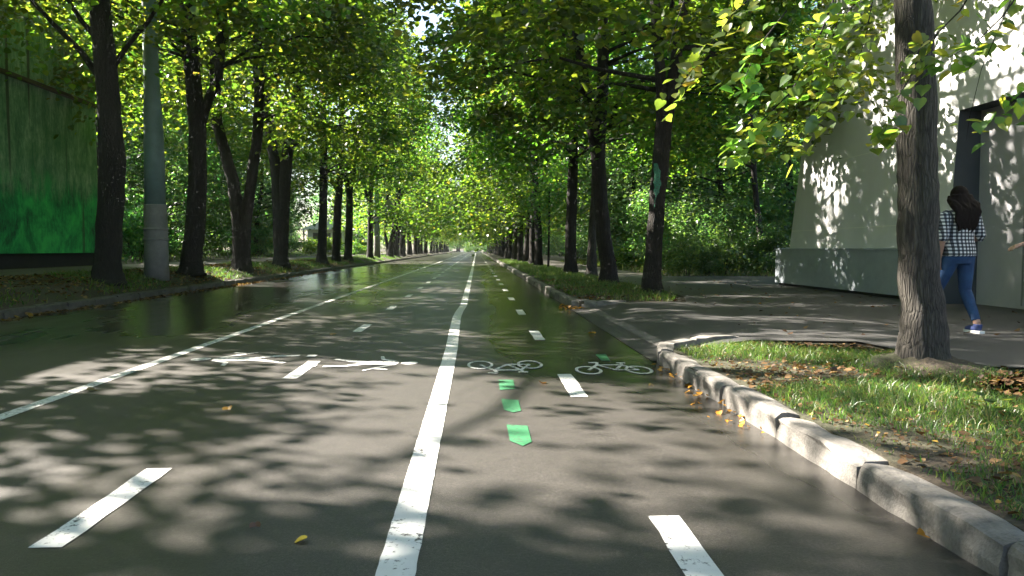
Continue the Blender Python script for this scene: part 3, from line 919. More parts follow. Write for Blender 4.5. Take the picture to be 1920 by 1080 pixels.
farB = generic('lime_tree', 'far_b', 62, labR, 'tree', 'far lime trees of the right row', (3.45, 53, .147), fork=True)
rnd = random.Random(8)
y = 58.5; i = 0
while y < 235:
    dup((farA, farB)[i % 2], (3.45 + rnd.uniform(-.25, .25), y, .147), rnd.uniform(0, 6.28), rnd.uniform(.88, 1.1), labR, 'far lime trees of the right row')
    y += rnd.uniform(4.5, 6.5) * (1 if y < 120 else 1.35); i += 1
y = 80; i = 0
while y < 235:
    dup((farB, farA)[i % 2], (LX + rnd.uniform(-.3, .3), y, zl), rnd.uniform(0, 6.28), rnd.uniform(.88, 1.1), labL, 'far lime trees of the left row')
    y += rnd.uniform(5, 7.5) * (1 if y < 120 else 1.35); i += 1
# trees of the left row nearer than the frame's edge: they shade the road
for k, yy_ in enumerate((12.0, 5.6, -.5)):
    generic('lime_tree', 'beside%d' % k, 63 + k, labO, 'tree', 'lime trees beside the viewer', (LX, yy_, zl), r=.3, fork=k == 1, nl=12)
dup(bpy.data.objects['lime_tree'], (LX, -7.0, zl), 1.0, 1.0, labO, 'lime trees beside the viewer')

# forest trees
labF = 'woodland tree with a thin dark trunk in the shady wood on the right'
labG = 'woodland tree with a thin dark trunk in the shady wood on the left'
labE = 'woodland tree closing the far end of the road'
y = 30.5
s = px_stem(y, [(1430, 512, 17), (1424, 430, 13), (1415, 340, 12), (1408, 240, 11), (1402, 120, 10)])
street_tree('woodland_tree', (s[0][0].x, y, .14), [continue_up(flare(s, .14, 1.2), -.2, .3, 11)], 'shade', (0, .5, 0), 2.0, 'dark woodland trunk standing alone left of the tower, before the sunlit undergrowth', 'tree', None, M['bark'], 70, n=10, cs=.8)
w1 = generic('woodland_tree', 'wood', 71, labF, 'tree', 'woodland trees on the right', (12.5, 38, .14), H=13, r=.17, lean=(-.6, 0), nl=30)
w2 = generic('woodland_tree', 'wood', 72, labF, 'tree', 'woodland trees on the right', (8.4, 41, .14), H=14, r=.13, fork=True, nl=30)
rnd = random.Random(19)
def scatter(n, xr, yr, dmin, taken, rnd):
    out = []
    for _ in range(n * 30):
        if len(out) >= n: break
        t = rnd.random() ** 1.5
        x = rnd.uniform(*xr); y = yr[0] + (yr[1] - yr[0]) * t
        if all((x - a) ** 2 + (y - b) ** 2 > dmin ** 2 for a, b in out + taken): out.append((x, y))
    return out
for i, (x, y) in enumerate(scatter(50, (8.8, 46), (38, 190), 3.2, [(12.5, 38), (8.4, 41)], rnd)):
    dup((w1, w2)[i % 2], (x, y, .14), rnd.uniform(0, 6.28), rnd.uniform(.8, 1.15), labF, 'woodland trees on the right')
for i, (x, y) in enumerate(scatter(50, (-62, -16), (34, 200), 4.5, [(-16, 85), (-19, 85), (-14, 78), (-12, 70)], rnd)):
    if abs(x / y * 85 + 15.8) < 6.5 and y < 125: continue
    if x < -14 and 84 < y < 104 and x > -40: continue
    dup((w1, w2)[i % 2], (x, y, gz(x)), rnd.uniform(0, 6.28), rnd.uniform(.8, 1.1), labG, 'woodland trees on the left')
rnd = random.Random(91)
for i in range(34):      # the shady wood behind the nearest left trunks
    px = rnd.uniform(150, 560); y = rnd.uniform(31, 62) if i < 20 else rnd.uniform(62, 120)
    x = (px - 893) / F * y
    if x > -15: continue
    dup((w1, w2)[i % 2], (x, y, gz(x)), rnd.uniform(0, 6.28), rnd.uniform(.85, 1.1), labG, 'woodland trees on the left')
for i in range(30):
    dup((w1, w2)[i % 2], (rnd.uniform(-150, -60), rnd.uniform(60, 230), .9), rnd.uniform(0, 6.28), rnd.uniform(.9, 1.3), labG, 'woodland trees on the left')
for i in range(26):
    dup((w1, w2, farA)[i % 3], (rnd.uniform(-26, 24), rnd.uniform(250, 320), .3), rnd.uniform(0, 6.28), rnd.uniform(.9, 1.3), labE, 'woodland trees at the end of the road')

# shrubs
def shrub_mesh(seed, Rr, H, n, leaf, nc=22):
    g = NR(seed)
    c = np.stack([g.normal(size=nc) * Rr * .5, g.normal(size=nc) * Rr * .5, H * (.12 + .8 * g.random(nc))], 1)
    ci = g.integers(0, nc, n)
    P = c[ci] + g.normal(size=(n, 3)) * np.array([.3, .3, .2]) * Rr * .8
    P[:, 2] = np.abs(P[:, 2])
    N = np.array([0, 0, 1.0]) + .65 * g.normal(size=(n, 3)); D = g.normal(size=(n, 3)) - np.array([0, 0, .3])
    m = MB()
    for k in range(9):
        e = Vector(c[k]); m.sweep([(e.x * .12, e.y * .12, -.05), (e.x * .5, e.y * .5, e.z * .5), tuple(e)], [.018, .013, .006], 5)
    return leaves('shrub_foliage', P, N, D, leaf * (.6 + .8 * g.random(n))), m.mesh('shrub_stems', True)
def shrub(seed, Rr, H, n, leaf, label, group, loc, mat='leaf_deep'):
    f, s_ = shrub_mesh(seed, Rr, H, n, leaf)
    root = thing('shrub', loc, label, 'shrub', group)
    obj('foliage', f, M[mat], root); obj('stem', s_, M['bark'], root)
    return root
labS = 'leafy shrub in the undergrowth of the wood on the right'
labT = 'leafy shrub in the undergrowth beyond the left footpath'
labU = 'pale leafy shrub at the far end of the road'
sA = shrub(81, 1.4, 2.6, 2600, .11, labS, 'undergrowth shrubs on the right', (9.2, 28.5, .13))
sB = shrub(82, 1.1, 3.6, 2600, .11, labS, 'undergrowth shrubs on the right', (7.4, 31, .13))
rnd = random.Random(29)
for i in range(95):
    y = 28.0 + 100 * rnd.random() ** 1.8
    x = 7.3 + rnd.random() ** 1.3 * (3.5 + y * .28)
    dup((sA, sB)[i % 2], (x, y, .13), rnd.uniform(0, 6.28), rnd.uniform(.35, .6) + .65 * min(1, max(0, (y - 28) / 9)), labS, 'undergrowth shrubs on the right')
sL = shrub(83, 1.4, 2.6, 2600, .11, labT, 'undergrowth shrubs on the left', (-14.5, 34, .62))
for i in range(60):
    y = 29.5 + 120 * rnd.random() ** 1.5
    x = -13.6 - rnd.random() ** 1.2 * (4 + y * .3)
    if abs(x / y * 85 + 15.8) < 5 and y < 92: continue
    dup((sA, sB)[i % 2], (x, y, gz(x)), rnd.uniform(0, 6.28), rnd.uniform(.6, 1.2), labT, 'undergrowth shrubs on the left')
for i in range(40):
    px = rnd.uniform(200, 565); y = 30 + 45 * rnd.random()
    x = (px - 893) / F * y
    if x > -14.5: continue
    dup((sA, sB)[i % 2], (x, y, gz(x)), rnd.uniform(0, 6.28), rnd.uniform(.8, 1.3), labT, 'undergrowth shrubs on the left')
for i in range(18):
    dup((sA, sB)[i % 2], (rnd.uniform(-20, 18), rnd.uniform(240, 262), .2), rnd.uniform(0, 6.28), rnd.uniform(1, 1.9), labU, 'shrubs at the end of the road')
shrub(84, .8, 1.0, 2200, .1, 'low bright green shrub beside the red bench', None, (7.35, 36.0, .14), 'leaf')
for k, (x, y, s_) in enumerate(((-13.4, 72, 1.0), (-11.9, 76, .8), (-14.8, 70, .9))):
    r_ = shrub(85 + k, 1.2, 1.5, 2000, .13, ('sunlit yellow green bush right of the white pavilion', 'small sunlit bush nearest the kerb, beside the pavilion', 'sunlit bush in front of the pavilion wall')[k], 'sunlit bushes by the pavilion', (x, y, gz(x)), 'leaf')
    r_.scale = (s_, s_, s_)

# overhanging twigs of the nearest tree (parts of it)
def twig(name, pts, radius, nleaf, seed, leafsize=.082, yel=False):
    """pts: (px, py, depth)"""
    g = NR(seed); q = [at_y(px, py, d) - near_tree.location for px, py, d in pts]
    m = MB(); m.sweep(q, [radius * (1 - .8 * i / (len(q) - 1)) for i in range(len(q))], 6)
    br = obj(name, m.mesh(name, True), M['bark'], near_tree)
    if nleaf:
        seg = np.array([tuple(p) for p in q])
        t = g.random(nleaf) ** .8 * (len(q) - 1.001)
        i0 = t.astype(int); f = (t - i0)[:, None]
        P = seg[i0] * (1 - f) + seg[i0 + 1] * f + g.normal(size=(nleaf, 3)) * np.array([.05, .07, .055])
        P[:, 2] -= .03
        N = np.array([-.35, -.35, 1.0]) + .5 * g.normal(size=(nleaf, 3))
        D = np.array([-.25, -.1, -.75]) + .5 * g.normal(size=(nleaf, 3))
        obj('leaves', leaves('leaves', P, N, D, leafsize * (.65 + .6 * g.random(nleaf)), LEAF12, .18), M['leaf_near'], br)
d = 5.6
twig('twig', [(1560, -130, 5.9), (1470, -60, 5.8), (1375, 25, d), (1320, 100, 5.5), (1262, 180, 5.4)], .008, 95, 301)
twig('twig', [(1585, -60, 5.9), (1540, 60, 5.7), (1485, 170, 5.5), (1420, 235, 5.4), (1365, 295, 5.3)], .009, 125, 302)
twig('twig', [(1690, -80, 6.1), (1610, 0, 5.9), (1560, 50, 5.7), (1505, 130, 5.5)], .01, 75, 303)
twig('twig', [(1570, 40, 5.7), (1545, 130, 5.6), (1530, 210, 5.5), (1500, 290, 5.4)], .006, 85, 304)
twig('twig', [(1475, 20, 5.7), (1420, 90, 5.6), (1395, 150, 5.5), (1420, 180, 5.5)], .006, 55, 305)
twig('twig', [(1760, 60, 5.6), (1715, 130, 5.5), (1680, 190, 5.4), (1655, 255, 5.3)], .007, 60, 306, .09)
twig('twig', [(1850, -60, 5.7), (1800, 20, 5.6), (1740, 80, 5.5), (1700, 110, 5.4)], .008, 22, 307, .09)
twig('twig', [(1930, -40, 5.6), (1880, 30, 5.5), (1830, 80, 5.4), (1775, 110, 5.4)], .008, 40, 308, .09)
twig('twig', [(1990, 60, 5.5), (1945, 130, 5.4), (1910, 180, 5.3), (1885, 205, 5.3)], .006, 34, 309, .09)
twig('twig', [(1640, -20, 6.2), (1625, 60, 6.0), (1600, 150, 5.9), (1575, 205, 5.8)], .006, 36, 310)
twig('twig', [(1900, -10, 5.5), (1840, 130, 5.4), (1818, 220, 5.3), (1812, 262, 5.3)], .004, 7, 311)
twig('twig', [(1300, -120, 5.9), (1290, -20, 5.8), (1262, 60, 5.7), (1250, 110, 5.6)], .006, 0, 312)

# ------------------------------------------------------------------ grass and litter
def pts_in(poly, n, g):
    P = np.array(poly); lo, hi = P.min(0), P.max(0)
    out = np.zeros((0, 2))
    while len(out) < n:
        q = lo + (hi - lo) * g.random((n, 2))
        ins = np.zeros(n, bool); j = len(P) - 1
        for i in range(len(P)):
            xi, yi = P[i]; xj, yj = P[j]
            c = ((yi > q[:, 1]) != (yj > q[:, 1])) & (q[:, 0] < (xj - xi) * (q[:, 1] - yi) / (yj - yi + 1e-12) + xi)
            ins ^= c; j = i
        out = np.concatenate([out, q[ins]])
    return out[:n]
def lump(x, y, s, ph):   # smooth pseudo noise 0..1
    return .5 + .25 * np.sin(x * s + ph + 1.3 * np.sin(y * s * .7 + ph)) + .25 * np.sin(y * s * 1.17 - ph * 2 + 1.1 * np.sin(x * s * .8))
def grass(name, poly, n, hmin, hmax, wid, seed, zf, cut=.45, s=2.2):
    g = NR(seed)
    q = pts_in(poly, n, g)
    dens = lump(q[:, 0], q[:, 1], s, seed)
    keep = g.random(n) < np.clip((dens - cut) * 5 + .12, .05, 1)
    q = q[keep]; dens = dens[keep]; n = len(q)
    z = zf(q[:, 0], q[:, 1])
    h = (hmin + (hmax - hmin) * g.random(n) ** 1.6) * (.55 + .7 * dens)
    a = g.random(n) * 2 * np.pi; lean = g.normal(size=(n, 2)) * .65
    base = np.stack([q[:, 0], q[:, 1], z - .005], 1)
    wv = np.stack([np.cos(a), np.sin(a), np.zeros(n)], 1) * (wid * (.6 + .8 * g.random(n)))[:, None]
    mid = base + np.stack([lean[:, 0] * h * .35, lean[:, 1] * h * .35, h * .6], 1)
    tip = base + np.stack([lean[:, 0] * h * 1.1, lean[:, 1] * h * 1.1, h * .95], 1)
    V = np.stack([base - wv, base + wv, mid + wv * .75, tip, mid - wv * .75], 1)
    return tag(obj(name, fast_mesh(name, V, 5, [(0, 1, 2, 4), (4, 2, 3)]), M['grass']), 'green grass with bare patches on the kerbside verge', 'grass', kind='stuff')
const = lambda v: (lambda x, y: np.full_like(x, v))
lz = lambda x, y: np.interp(x, [-400, -40, -16, -12.4, -10.3, -9.2, -8.3, -7.52], [.9, .85, .68, .56, .5, .47, .38, .13])
nearv = [(KR + .2, 1.2), (5.5, 1.2), (6.0, 5.8), (4.3, 5.85), (3.85, 6.0), (3.85, 7.55), (2.85, 7.75), (2.3, 7.55), (KR + .2, 7.3)]
tag(grass('grass', nearv, 80000, .015, .095, .0026, 201, const(.13), .33, 2.6), 'sunlit green grass tufts on the near right verge')
tag(grass('grass', [(KR + .2, 14.3), (3.6, 13.8), (4.0, 15.3), (4.15, 18), (4.05, 26.8), (4.0, 70), (KR + .2, 70)], 30000, .05, .17, .008, 202, const(.147), .3), 'green grass strip under the right row of lime trees')
tag(grass('grass', [(-10.2, 8), (KL - .2, 8), (KL - .2, 80), (-10.2, 80)], 36000, .05, .14, .009, 203, lz, .5, .8), 'shaded grass on the left verge under the lime trees')
tag(grass('grass', [(6.6, 26.9), (14, 26.5), (16, 60), (6.5, 60)], 16000, .08, .4, .014, 204, const(.13), .2), 'wild grass along the edge of the wood on the right')
tag(grass('grass', [(-30, 27), (-12.6, 27), (-12.6, 110), (-40, 110)], 16000, .08, .3, .02, 205, lz, .3), 'wild grass beyond the left footpath')

def litter(name, poly, n, size, seed, zf, label, mat='litter', dens=None):
    g = NR(seed); q = pts_in(poly, n, g)
    if dens is not None:
        k = g.random(n) < np.clip((1.05 - lump(q[:, 0], q[:, 1], dens, seed)) * 1.4 - .2, .03, 1); q = q[k]; n = len(q)
    P = np.stack([q[:, 0], q[:, 1], zf(q[:, 0], q[:, 1]) + .008 + .02 * g.random(n)], 1)
    N = np.array([0, 0, 1.0]) + .28 * g.normal(size=(n, 3)); D = g.normal(size=(n, 3))
    return tag(obj(name, leaves(name, P, N, D, size * (.5 + .8 * g.random(n)), LEAF6, .3), M[mat]), label, 'fallen leaves', kind='stuff')
litter('leaf_litter', nearv, 5000, .05, 211, const(.13), 'brown and yellow fallen leaves in the grass of the near right verge', dens=1.9)
litter('leaf_litter', [(KR + .2, 14.3), (3.6, 13.8), (4.0, 15.3), (4.1, 26), (KR + .2, 26)], 1300, .08, 212, const(.15), 'brown fallen leaves in the grass under the right lime trees', dens=1.2)
litter('leaf_litter', [(-10.2, 8), (KL - .18, 8), (KL - .18, 50), (-10.2, 50)], 7000, .085, 213, lz, 'brown fallen leaves covering the left verge', dens=.8)
litter('leaf_litter', [(1.45, 4.6), (KR + .0, 4.4), (KR + .05, 7.3), (1.6, 7.2), (1.62, 6)], 48, .045, 214, const(.0), 'yellow and orange fallen leaves gathered in the right gutter', 'yellow_leaf')
litter('leaf_litter', [(KR - .2, 13.9), (KR + .3, 13.8), (KR + .05, 15), (KR - .1, 15)], 70, .06, 217, const(.01), 'orange fallen leaves heaped at the kerb end beyond the driveway', 'yellow_leaf')
litter('leaf_litter', [(KL, 9), (KL + .35, 9), (KL + .25, 40), (KL, 40)], 900, .08, 215, const(.0), 'brown fallen leaves lying in the left gutter')
litter('leaf_litter', [(2.9, 8), (8, 8), (8, 26), (4.4, 26), (3.8, 14)], 160, .06, 216, const(.154), 'scattered small fallen leaves on the driveway')
def fallen(px, py, size, label, mat, z=0.0, seed=1, tilt=.3):
    g = NR(seed); p = at_z(px, py, z + .012)
    me = leaves('fallen_leaf', np.array([[0, 0, 0.0]]), np.array([[0, 0, 1.0]]) + tilt * g.normal(size=(1, 3)), g.normal(size=(1, 3)), np.array([size]), LEAF12, .35)
    o = obj('fallen_leaf', me, M[mat], None, p)
    tag(o, label, 'leaf', 'single fallen leaves on the road')
for i, (px, py, sz, lab, mat) in enumerate((
    (428, 763, .07, 'orange fallen leaf on the dark asphalt left of the dividing line', 'yellow_leaf'),
    (575, 1009, .05, 'yellow fallen leaf in the foreground near the dividing line', 'yellow_leaf'),
    (478, 980, .045, 'pale brown fallen leaf in the foreground beside the yellow one', 'litter'),
    (1017, 717, .07, 'brown curled leaf right of the green dashes', 'litter'),
    (163, 731, .07, 'small brown leaf beside the left lane line', 'litter'),
    (1833, 1048, .06, 'bright yellow fallen leaf against the nearest kerb stone', 'yellow_leaf'),
    (1735, 1003, .05, 'small yellow leaf in the gutter at lower right', 'yellow_leaf'),
    (1115, 625, .1, 'yellow leaf standing on the edge of the driveway ramp', 'yellow_leaf'),
    (1222, 720, .04, 'tiny pale leaf on the road near the right bicycle symbol', 'litter'),
    (620, 628, .08, 'tiny pale leaf between the lane dashes far up the road', 'litter'))):
    fallen(px, py, sz, lab, mat, 0, 400 + i)
mo = MB(); gg = random.Random(12)
for j in range(7):
    rr_ = .12 + .5 * j / 6
    for k in range(20):
        a = 2 * math.pi * k / 20
        mo.v.append((bx + rr_ * (1 + gg.uniform(-.1, .1)) * math.cos(a), 6.2 + rr_ * (1 + gg.uniform(-.1, .1)) * math.sin(a), .128 + .12 * (1 - j / 6) ** 1.3 + gg.uniform(-.014, .014) * (j < 6) - .01 * (j == 6)))
for j in range(6):
    for k in range(20):
        a, b_ = j * 20 + k, j * 20 + (k + 1) % 20; mo.f.append((a, a + 20, b_ + 20, b_))
tag(obj('soil', mo.mesh('soil', True), M['ground']), kind='structure')
litter('leaf_litter', nearv, 6000, .024, 218, const(.13), 'small brown leaf scraps and twigs in the near right verge')
# broad-leaf weed on the near verge
wd = thing('weed', at_z(1855, 800, .13), 'small broad leaved green weed on the near right verge', 'plant')
m = MB(); g = NR(55); PP = []; DD = []
for k in range(7):
    a = k * 2.4; h = .05 + .012 * k
    m.sweep([(0, 0, 0), (.02 * math.cos(a), .02 * math.sin(a), h), (.05 * math.cos(a), .05 * math.sin(a), h + .04)], [.004, .003, .002], 5)
    PP.append((.05 * math.cos(a), .05 * math.sin(a), h + .04)); DD.append((math.cos(a), math.sin(a), .35))
PP, DD = np.array(PP), np.array(DD)
obj('stem', m.mesh('stem'), M['grass'], wd)
obj('leaves', leaves('weed_leaves', PP, np.array([0, 0, 1.0]) - .3 * DD, DD, np.full(7, .06), LEAF12, .2), M['leaf'], wd)

# ------------------------------------------------------------------ lamp posts
def lamp_post(y, px, label, wtop, wbot, sleeve):
    x = at_y(px, 470, y).x
    root = thing('lamp_post', (x, y, zl), label, 'lamp post', 'concrete lamp posts along the left kerb')
    rb, rt = wbot, wtop
    m = MB(); z1 = sleeve
    m.sweep([(0, 0, z1 - .02), (0, 0, z1 + 1.5), (-.02, 0, 5), (-.06, 0, 9.5)], [rb * .88, rb * .86, rt * 1.02, rt * .85], 20)
    obj('post', m.mesh('post', True), M['pole_up'], root)
    m = MB(); m.sweep([(0, 0, -.1), (0, 0, .6), (0, 0, z1 - .03), (0, 0, z1)], [rb * 1.06, rb * 1.02, rb * .97, rb * .95], 20)
    obj('base', m.mesh('base', True), M['pole_low'], root)
    m = MB()
    for zz in (z1 * .52, z1 * .66): m.sweep([(0, 0, zz - .035), (0, 0, zz - .02), (0, 0, zz + .02), (0, 0, zz + .035)], [rb * 1.0, rb * 1.1, rb * 1.1, rb * .97], 20)
    obj('collar', m.mesh('collar', True), M['pole_low'], root)
    m = MB(); m.sweep([(0, 0, 9.3), (.3, 0, 9.9), (1.4, 0, 10.2)], [.05, .045, .04], 8); m.box(1.3, 2.0, -.14, .14, 10.12, 10.26)
    obj('lantern', m.mesh('lantern'), M['metal_grey'], root)
    return root
y = 20.3
lamp_post(y, 293, 'thick grey green concrete lamp post nearest on the left verge, with a double collar', .185, .285, 1.85)
lamp_post(65.8, 707, 'grey concrete lamp post beside the triangular sign, second from the camera', .2, .27, 1.8)
lamp_post(108, 780, 'distant sunlit lamp post, third in the left row', .2, .27, 1.8)
# triangular road sign seen from behind, on a bracket from the second post
sx = at_y(707, 470, 65.8).x; c = at_y(729, 385, 65.2)
sg = thing('road_sign', (c.x, c.y, c.z), 'grey back of a triangular road sign hung beside the second lamp post', 'road sign')
m = MB(); a = .55
tri = []
for k in range(3):
    for dk in (-14, 0, 14):
        an = R(90 + 120 * k + dk); rr_ = a * (1.0 if dk == 0 else .965)
        tri.append((rr_ * math.cos(an), rr_ * math.sin(an) - .05))
n = len(tri)
m.add([(x, -.012, z) for x, z in tri] + [(x, .012, z) for x, z in tri], [tuple(range(n)), tuple(reversed(range(n, 2 * n)))] + [(i, i + n, (i + 1) % n + n, (i + 1) % n) for i in range(n)])
obj('plate', m.mesh('plate'), M['metal_grey'], sg)
m = MB(); m.box(sx - c.x, .3, -.05, -.014, -.02, .03); m.box(-.3, .3, -.04, -.014, -.25, -.21)
obj('bracket', m.mesh('bracket'), M['metal_grey'], sg)

# ------------------------------------------------------------------ green painted building on the left
WX, WY0, WY1 = -12.5, 3.0, 26.3
bl = thing('painted_building', (WX, WY1, .56), 'tall windowless building wall painted with a green forest mural and a ledge', 'building')
def L(x, y, z): return (x - WX, y - WY1, z - .56)
m = MB()
p = [L(WX, WY0, .98), L(WX, WY1, .98), L(WX, WY1, 7.5), L(WX, WY0, 7.5), L(WX - 9, WY0, .98), L(WX - 9, WY1, .98), L(WX - 9, WY1, 7.5), L(WX - 9, WY0, 7.5)]
m.add(p, [(1, 0, 3, 2), (5, 1, 2, 6), (0, 4, 7, 3), (4, 5, 6, 7), (2, 3, 7, 6)])
obj('wall', m.mesh('wall'), M['mural'], bl)
m = MB(); a, b_ = L(WX, WY0, 5.72), L(WX, WY1, 5.8)
m.box(a[0] + .003, a[0] + .14, a[1], b_[1] + .1, 5.72 - .56, 5.82 - .56)
obj('ledge', m.mesh('ledge'), M['dark_wood'], bl)
m = MB(); m.box(-8.9, -.12, WY0 - WY1 + .1, -.1, -.1, .42)
obj('footing', m.mesh('footing'), M['dark'], bl)
m = MB(); m.box(-9.1, .1, WY0 - WY1 - .1, .1, 7.5 - .56 + .003, 7.62 - .56)
obj('parapet', m.mesh('parapet'), M['mural'], bl)

# ------------------------------------------------------------------ tower on the right
T = thing('tower', (8.1, 16, .15), 'massive pale tower with battered walls, a blue grey plinth and a deep doorway', 'building')
TL = lambda x, y, z: (x - 8.1, y - 16, z - .15)
XF, XB, YN, YF_, D0, D1, DT, ZT = 8.1, 15.0, 5.6, 19.7, 10.7, 12.95, 3.46, 10.0
def wx(z): return XF + .055 * (z - 1.1)
def yf(z): return YF_ - .14 * (z - 1.1)
def yn(z): return YN + .1 * (z - 1.1)
m = MB()
def Q(*ps): m.add([TL(*q) for q in ps], [tuple(range(len(ps)))])
Q((wx(1.0), D1, 1.0), (wx(DT), D1, DT), (wx(DT), yf(DT), DT), (wx(1.0), yf(1.0), 1.0))
Q((wx(1.0), yn(1.0), 1.0), (wx(DT), yn(DT), DT), (wx(DT), D0, DT), (wx(1.0), D0, 1.0))
Q((wx(DT), yn(DT), DT), (wx(ZT), yn(ZT), ZT), (wx(ZT), yf(ZT), ZT), (wx(DT), yf(DT), DT), (wx(DT), D1, DT), (wx(DT), D0, DT))
Q((wx(1.0), yf(1.0), 1.0), (wx(ZT), yf(ZT), ZT), (XB, yf(ZT), ZT), (XB, yf(1.0), 1.0))
Q((wx(1.0), yn(1.0), 1.0), (XB, yn(1.0), 1.0), (XB, yn(ZT), ZT), (wx(ZT), yn(ZT), ZT))
Q((XB, yn(1.0), 1.0), (XB, yf(1.0), 1.0), (XB, yf(ZT), ZT), (XB, yn(ZT), ZT))
Q((wx(ZT), yn(ZT), ZT), (XB, yn(ZT), ZT), (XB, yf(ZT), ZT), (wx(ZT), yf(ZT), ZT))
obj('wall', m.mesh('wall'), M['tower'], T)
DX = 8.62
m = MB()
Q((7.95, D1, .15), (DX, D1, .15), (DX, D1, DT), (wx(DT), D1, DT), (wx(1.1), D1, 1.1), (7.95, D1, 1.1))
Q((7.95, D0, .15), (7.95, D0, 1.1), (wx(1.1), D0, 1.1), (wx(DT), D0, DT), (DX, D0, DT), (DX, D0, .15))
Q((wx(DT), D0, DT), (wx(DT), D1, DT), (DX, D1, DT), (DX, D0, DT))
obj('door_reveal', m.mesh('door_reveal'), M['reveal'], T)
m = MB(); m.box(DX - 8.1 + .002, DX - 8.1 + .08, D0 - 16 - .0, D1 - 16, 0.0, DT - .15)
dr = obj('door', m.mesh('door'), M['door'], T)
m = MB(); yc = (D0 + D1) / 2 - 16
m.box(DX - 8.1 - .012, DX - 8.1 + .001, yc - .012, yc + .012, .05, DT - .2)
obj('door_seam', m.mesh('door_seam'), M['metal_grey'], dr)
m = MB()
def plinth(y0, y1, far):
    # front block with a slightly bevelled top edge
    yb = y1 if not far else 20.25
    m.box(7.95 - 8.1, 8.35 - 8.1 if not far else 6.9, y0 - 16, yb - 16, .07, .93)
    m.add([(7.93 - 8.1, y0 - 16, .93), (7.93 - 8.1, yb - 16 + (.02 if far else 0), .93), (7.93 - 8.1, yb - 16 + (.02 if far else 0), .965), (7.93 - 8.1, y0 - 16, .965),
           (.2, y0 - 16, .93), (.2, yb - 16, .93), (.2, yb - 16, .985), (.2, y0 - 16, .985)],
          [(0, 3, 2, 1), (3, 7, 6, 2), (0, 1, 5, 4), (1, 2, 6, 5), (0, 4, 7, 3)])
plinth(D1 + .002, 20.25, True); plinth(5.4, D0 - .002, False)
obj('plinth', m.mesh('plinth'), M['plinth'], T)
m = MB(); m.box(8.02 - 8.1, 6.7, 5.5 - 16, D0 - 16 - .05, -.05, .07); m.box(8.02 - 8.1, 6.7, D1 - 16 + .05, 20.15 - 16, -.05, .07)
obj('plinth_gap', m.mesh('plinth_gap'), M['dark'], T)  # shadow line under the plinth given as near-black colour

# ------------------------------------------------------------------ pavilion, bench
pvn = thing('pavilion', (-16, 85, .66), 'small white pavilion with a pale gabled roof behind the left trees', 'building')
m = MB(); m.box(-2.3, 1.6, 0, 5, 0, 2.6)
obj('wall', m.mesh('wall'), M['white_wall'], pvn)
m = MB()
m.add([(-2.9, -.5, 2.55), (-2.9, 5.5, 2.55), (-.2, 5.2, 3.7), (-.2, -.2, 3.7), (2.6, -.5, 2.55), (2.6, 5.5, 2.55)], [(0, 3, 2, 1), (3, 4, 5, 2), (0, 4, 3), (1, 2, 5), (0, 1, 5, 4)])
obj('roof', m.mesh('roof'), M['pale_roof'], pvn)
m = MB()
for x in (-1.7, -.5, .7): m.box(x, x + .7, -.03, -.002, .9, 2.2)
obj('window', m.mesh('window'), M['dark_wood'], pvn)
m = MB()
for x in (2.3, -2.7): m.box(x, x + .14, -.3, -.16, 0, 2.6)
obj('porch_post', m.mesh('porch_post'), M['dark_wood'], pvn)
bn = thing('park_bench', (7.0, 37.5, .14), 'red slatted park bench at the edge of the wood', 'bench', rz=R(-20))
m = MB()
for k in range(4): m.box(-.28 + .13 * k, -.17 + .13 * k, -.8, .8, .42, .455)
obj('seat', m.mesh('seat'), M['red_wood'], bn)
m = MB()
for k in range(3):
    z = .52 + .13 * k; x = .27 + .045 * k
    m.add([(x, -.8, z), (x + .03, -.8, z), (x + .03, .8, z), (x, .8, z), (x + .04, -.8, z + .11), (x + .07, -.8, z + .11), (x + .07, .8, z + .11), (x + .04, .8, z + .11)],
          [(0, 3, 2, 1), (4, 5, 6, 7), (0, 1, 5, 4), (1, 2, 6, 5), (2, 3, 7, 6), (3, 0, 4, 7)])
obj('backrest', m.mesh('backrest'), M['red_wood'], bn)
for yy_ in (-.6, .6):
    m = MB(); m.box(-.28, -.22, yy_ - .03, yy_ + .03, -.02, .418); m.box(.2, .26, yy_ - .03, yy_ + .03, -.02, .418); m.box(-.22, .2, yy_ - .03, yy_ + .03, .36, .418)
    m.sweep([(.23, yy_, .4), (.28, yy_, .5), (.42, yy_, .9)], [.02, .02, .02], 6)
    obj('leg', m.mesh('leg'), M['iron'], bn)

# ------------------------------------------------------------------ people
def remesh(name, mb, voxel, smooth=6, fac=.5):
    me = mb.mesh(name)
    o = bpy.data.objects.new('temp_' + name, me); C.objects.link(o)
    md = o.modifiers.new('r', 'REMESH'); md.mode = 'VOXEL'; md.voxel_size = voxel; md.use_smooth_shade = True
    s_ = o.modifiers.new('s', 'SMOOTH'); s_.iterations = smooth; s_.factor = fac
    dg = bpy.context.evaluated_depsgraph_get()
    out = bpy.data.meshes.new_from_object(o.evaluated_get(dg))
    out.name = name
    bpy.data.objects.remove(o); bpy.data.meshes.remove(me)
    out.polygons.foreach_set('use_smooth', [True] * len(out.polygons))
    return out
def limb(m, pts, radii, n=12, k=4):
    st = resample([(Vector(p), r) for p, r in zip(pts, radii)], k)
    m.sweep([p for p, r in st], [r for p, r in st], n)
def loft(m, rings, n=18):
    """rings: (cx, cy, cz, rx, ry)"""
    vs = []
    for cx, cy_, cz, rx, ry in rings:
        for i in range(n):
            a = 2 * math.pi * i / n; vs.append((cx + rx * math.cos(a), cy_ + ry * math.sin(a), cz))
    fs = []
    for j in range(len(rings) - 1):
        for i in range(n):
            a, b_ = j * n + i, j * n + (i + 1) % n; fs.append((a, b_, b_ + n, a + n))
    fs.append(tuple(reversed(range(n)))); fs.append(tuple(range((len(rings) - 1) * n, len(rings) * n)))
    m.add(vs, fs)
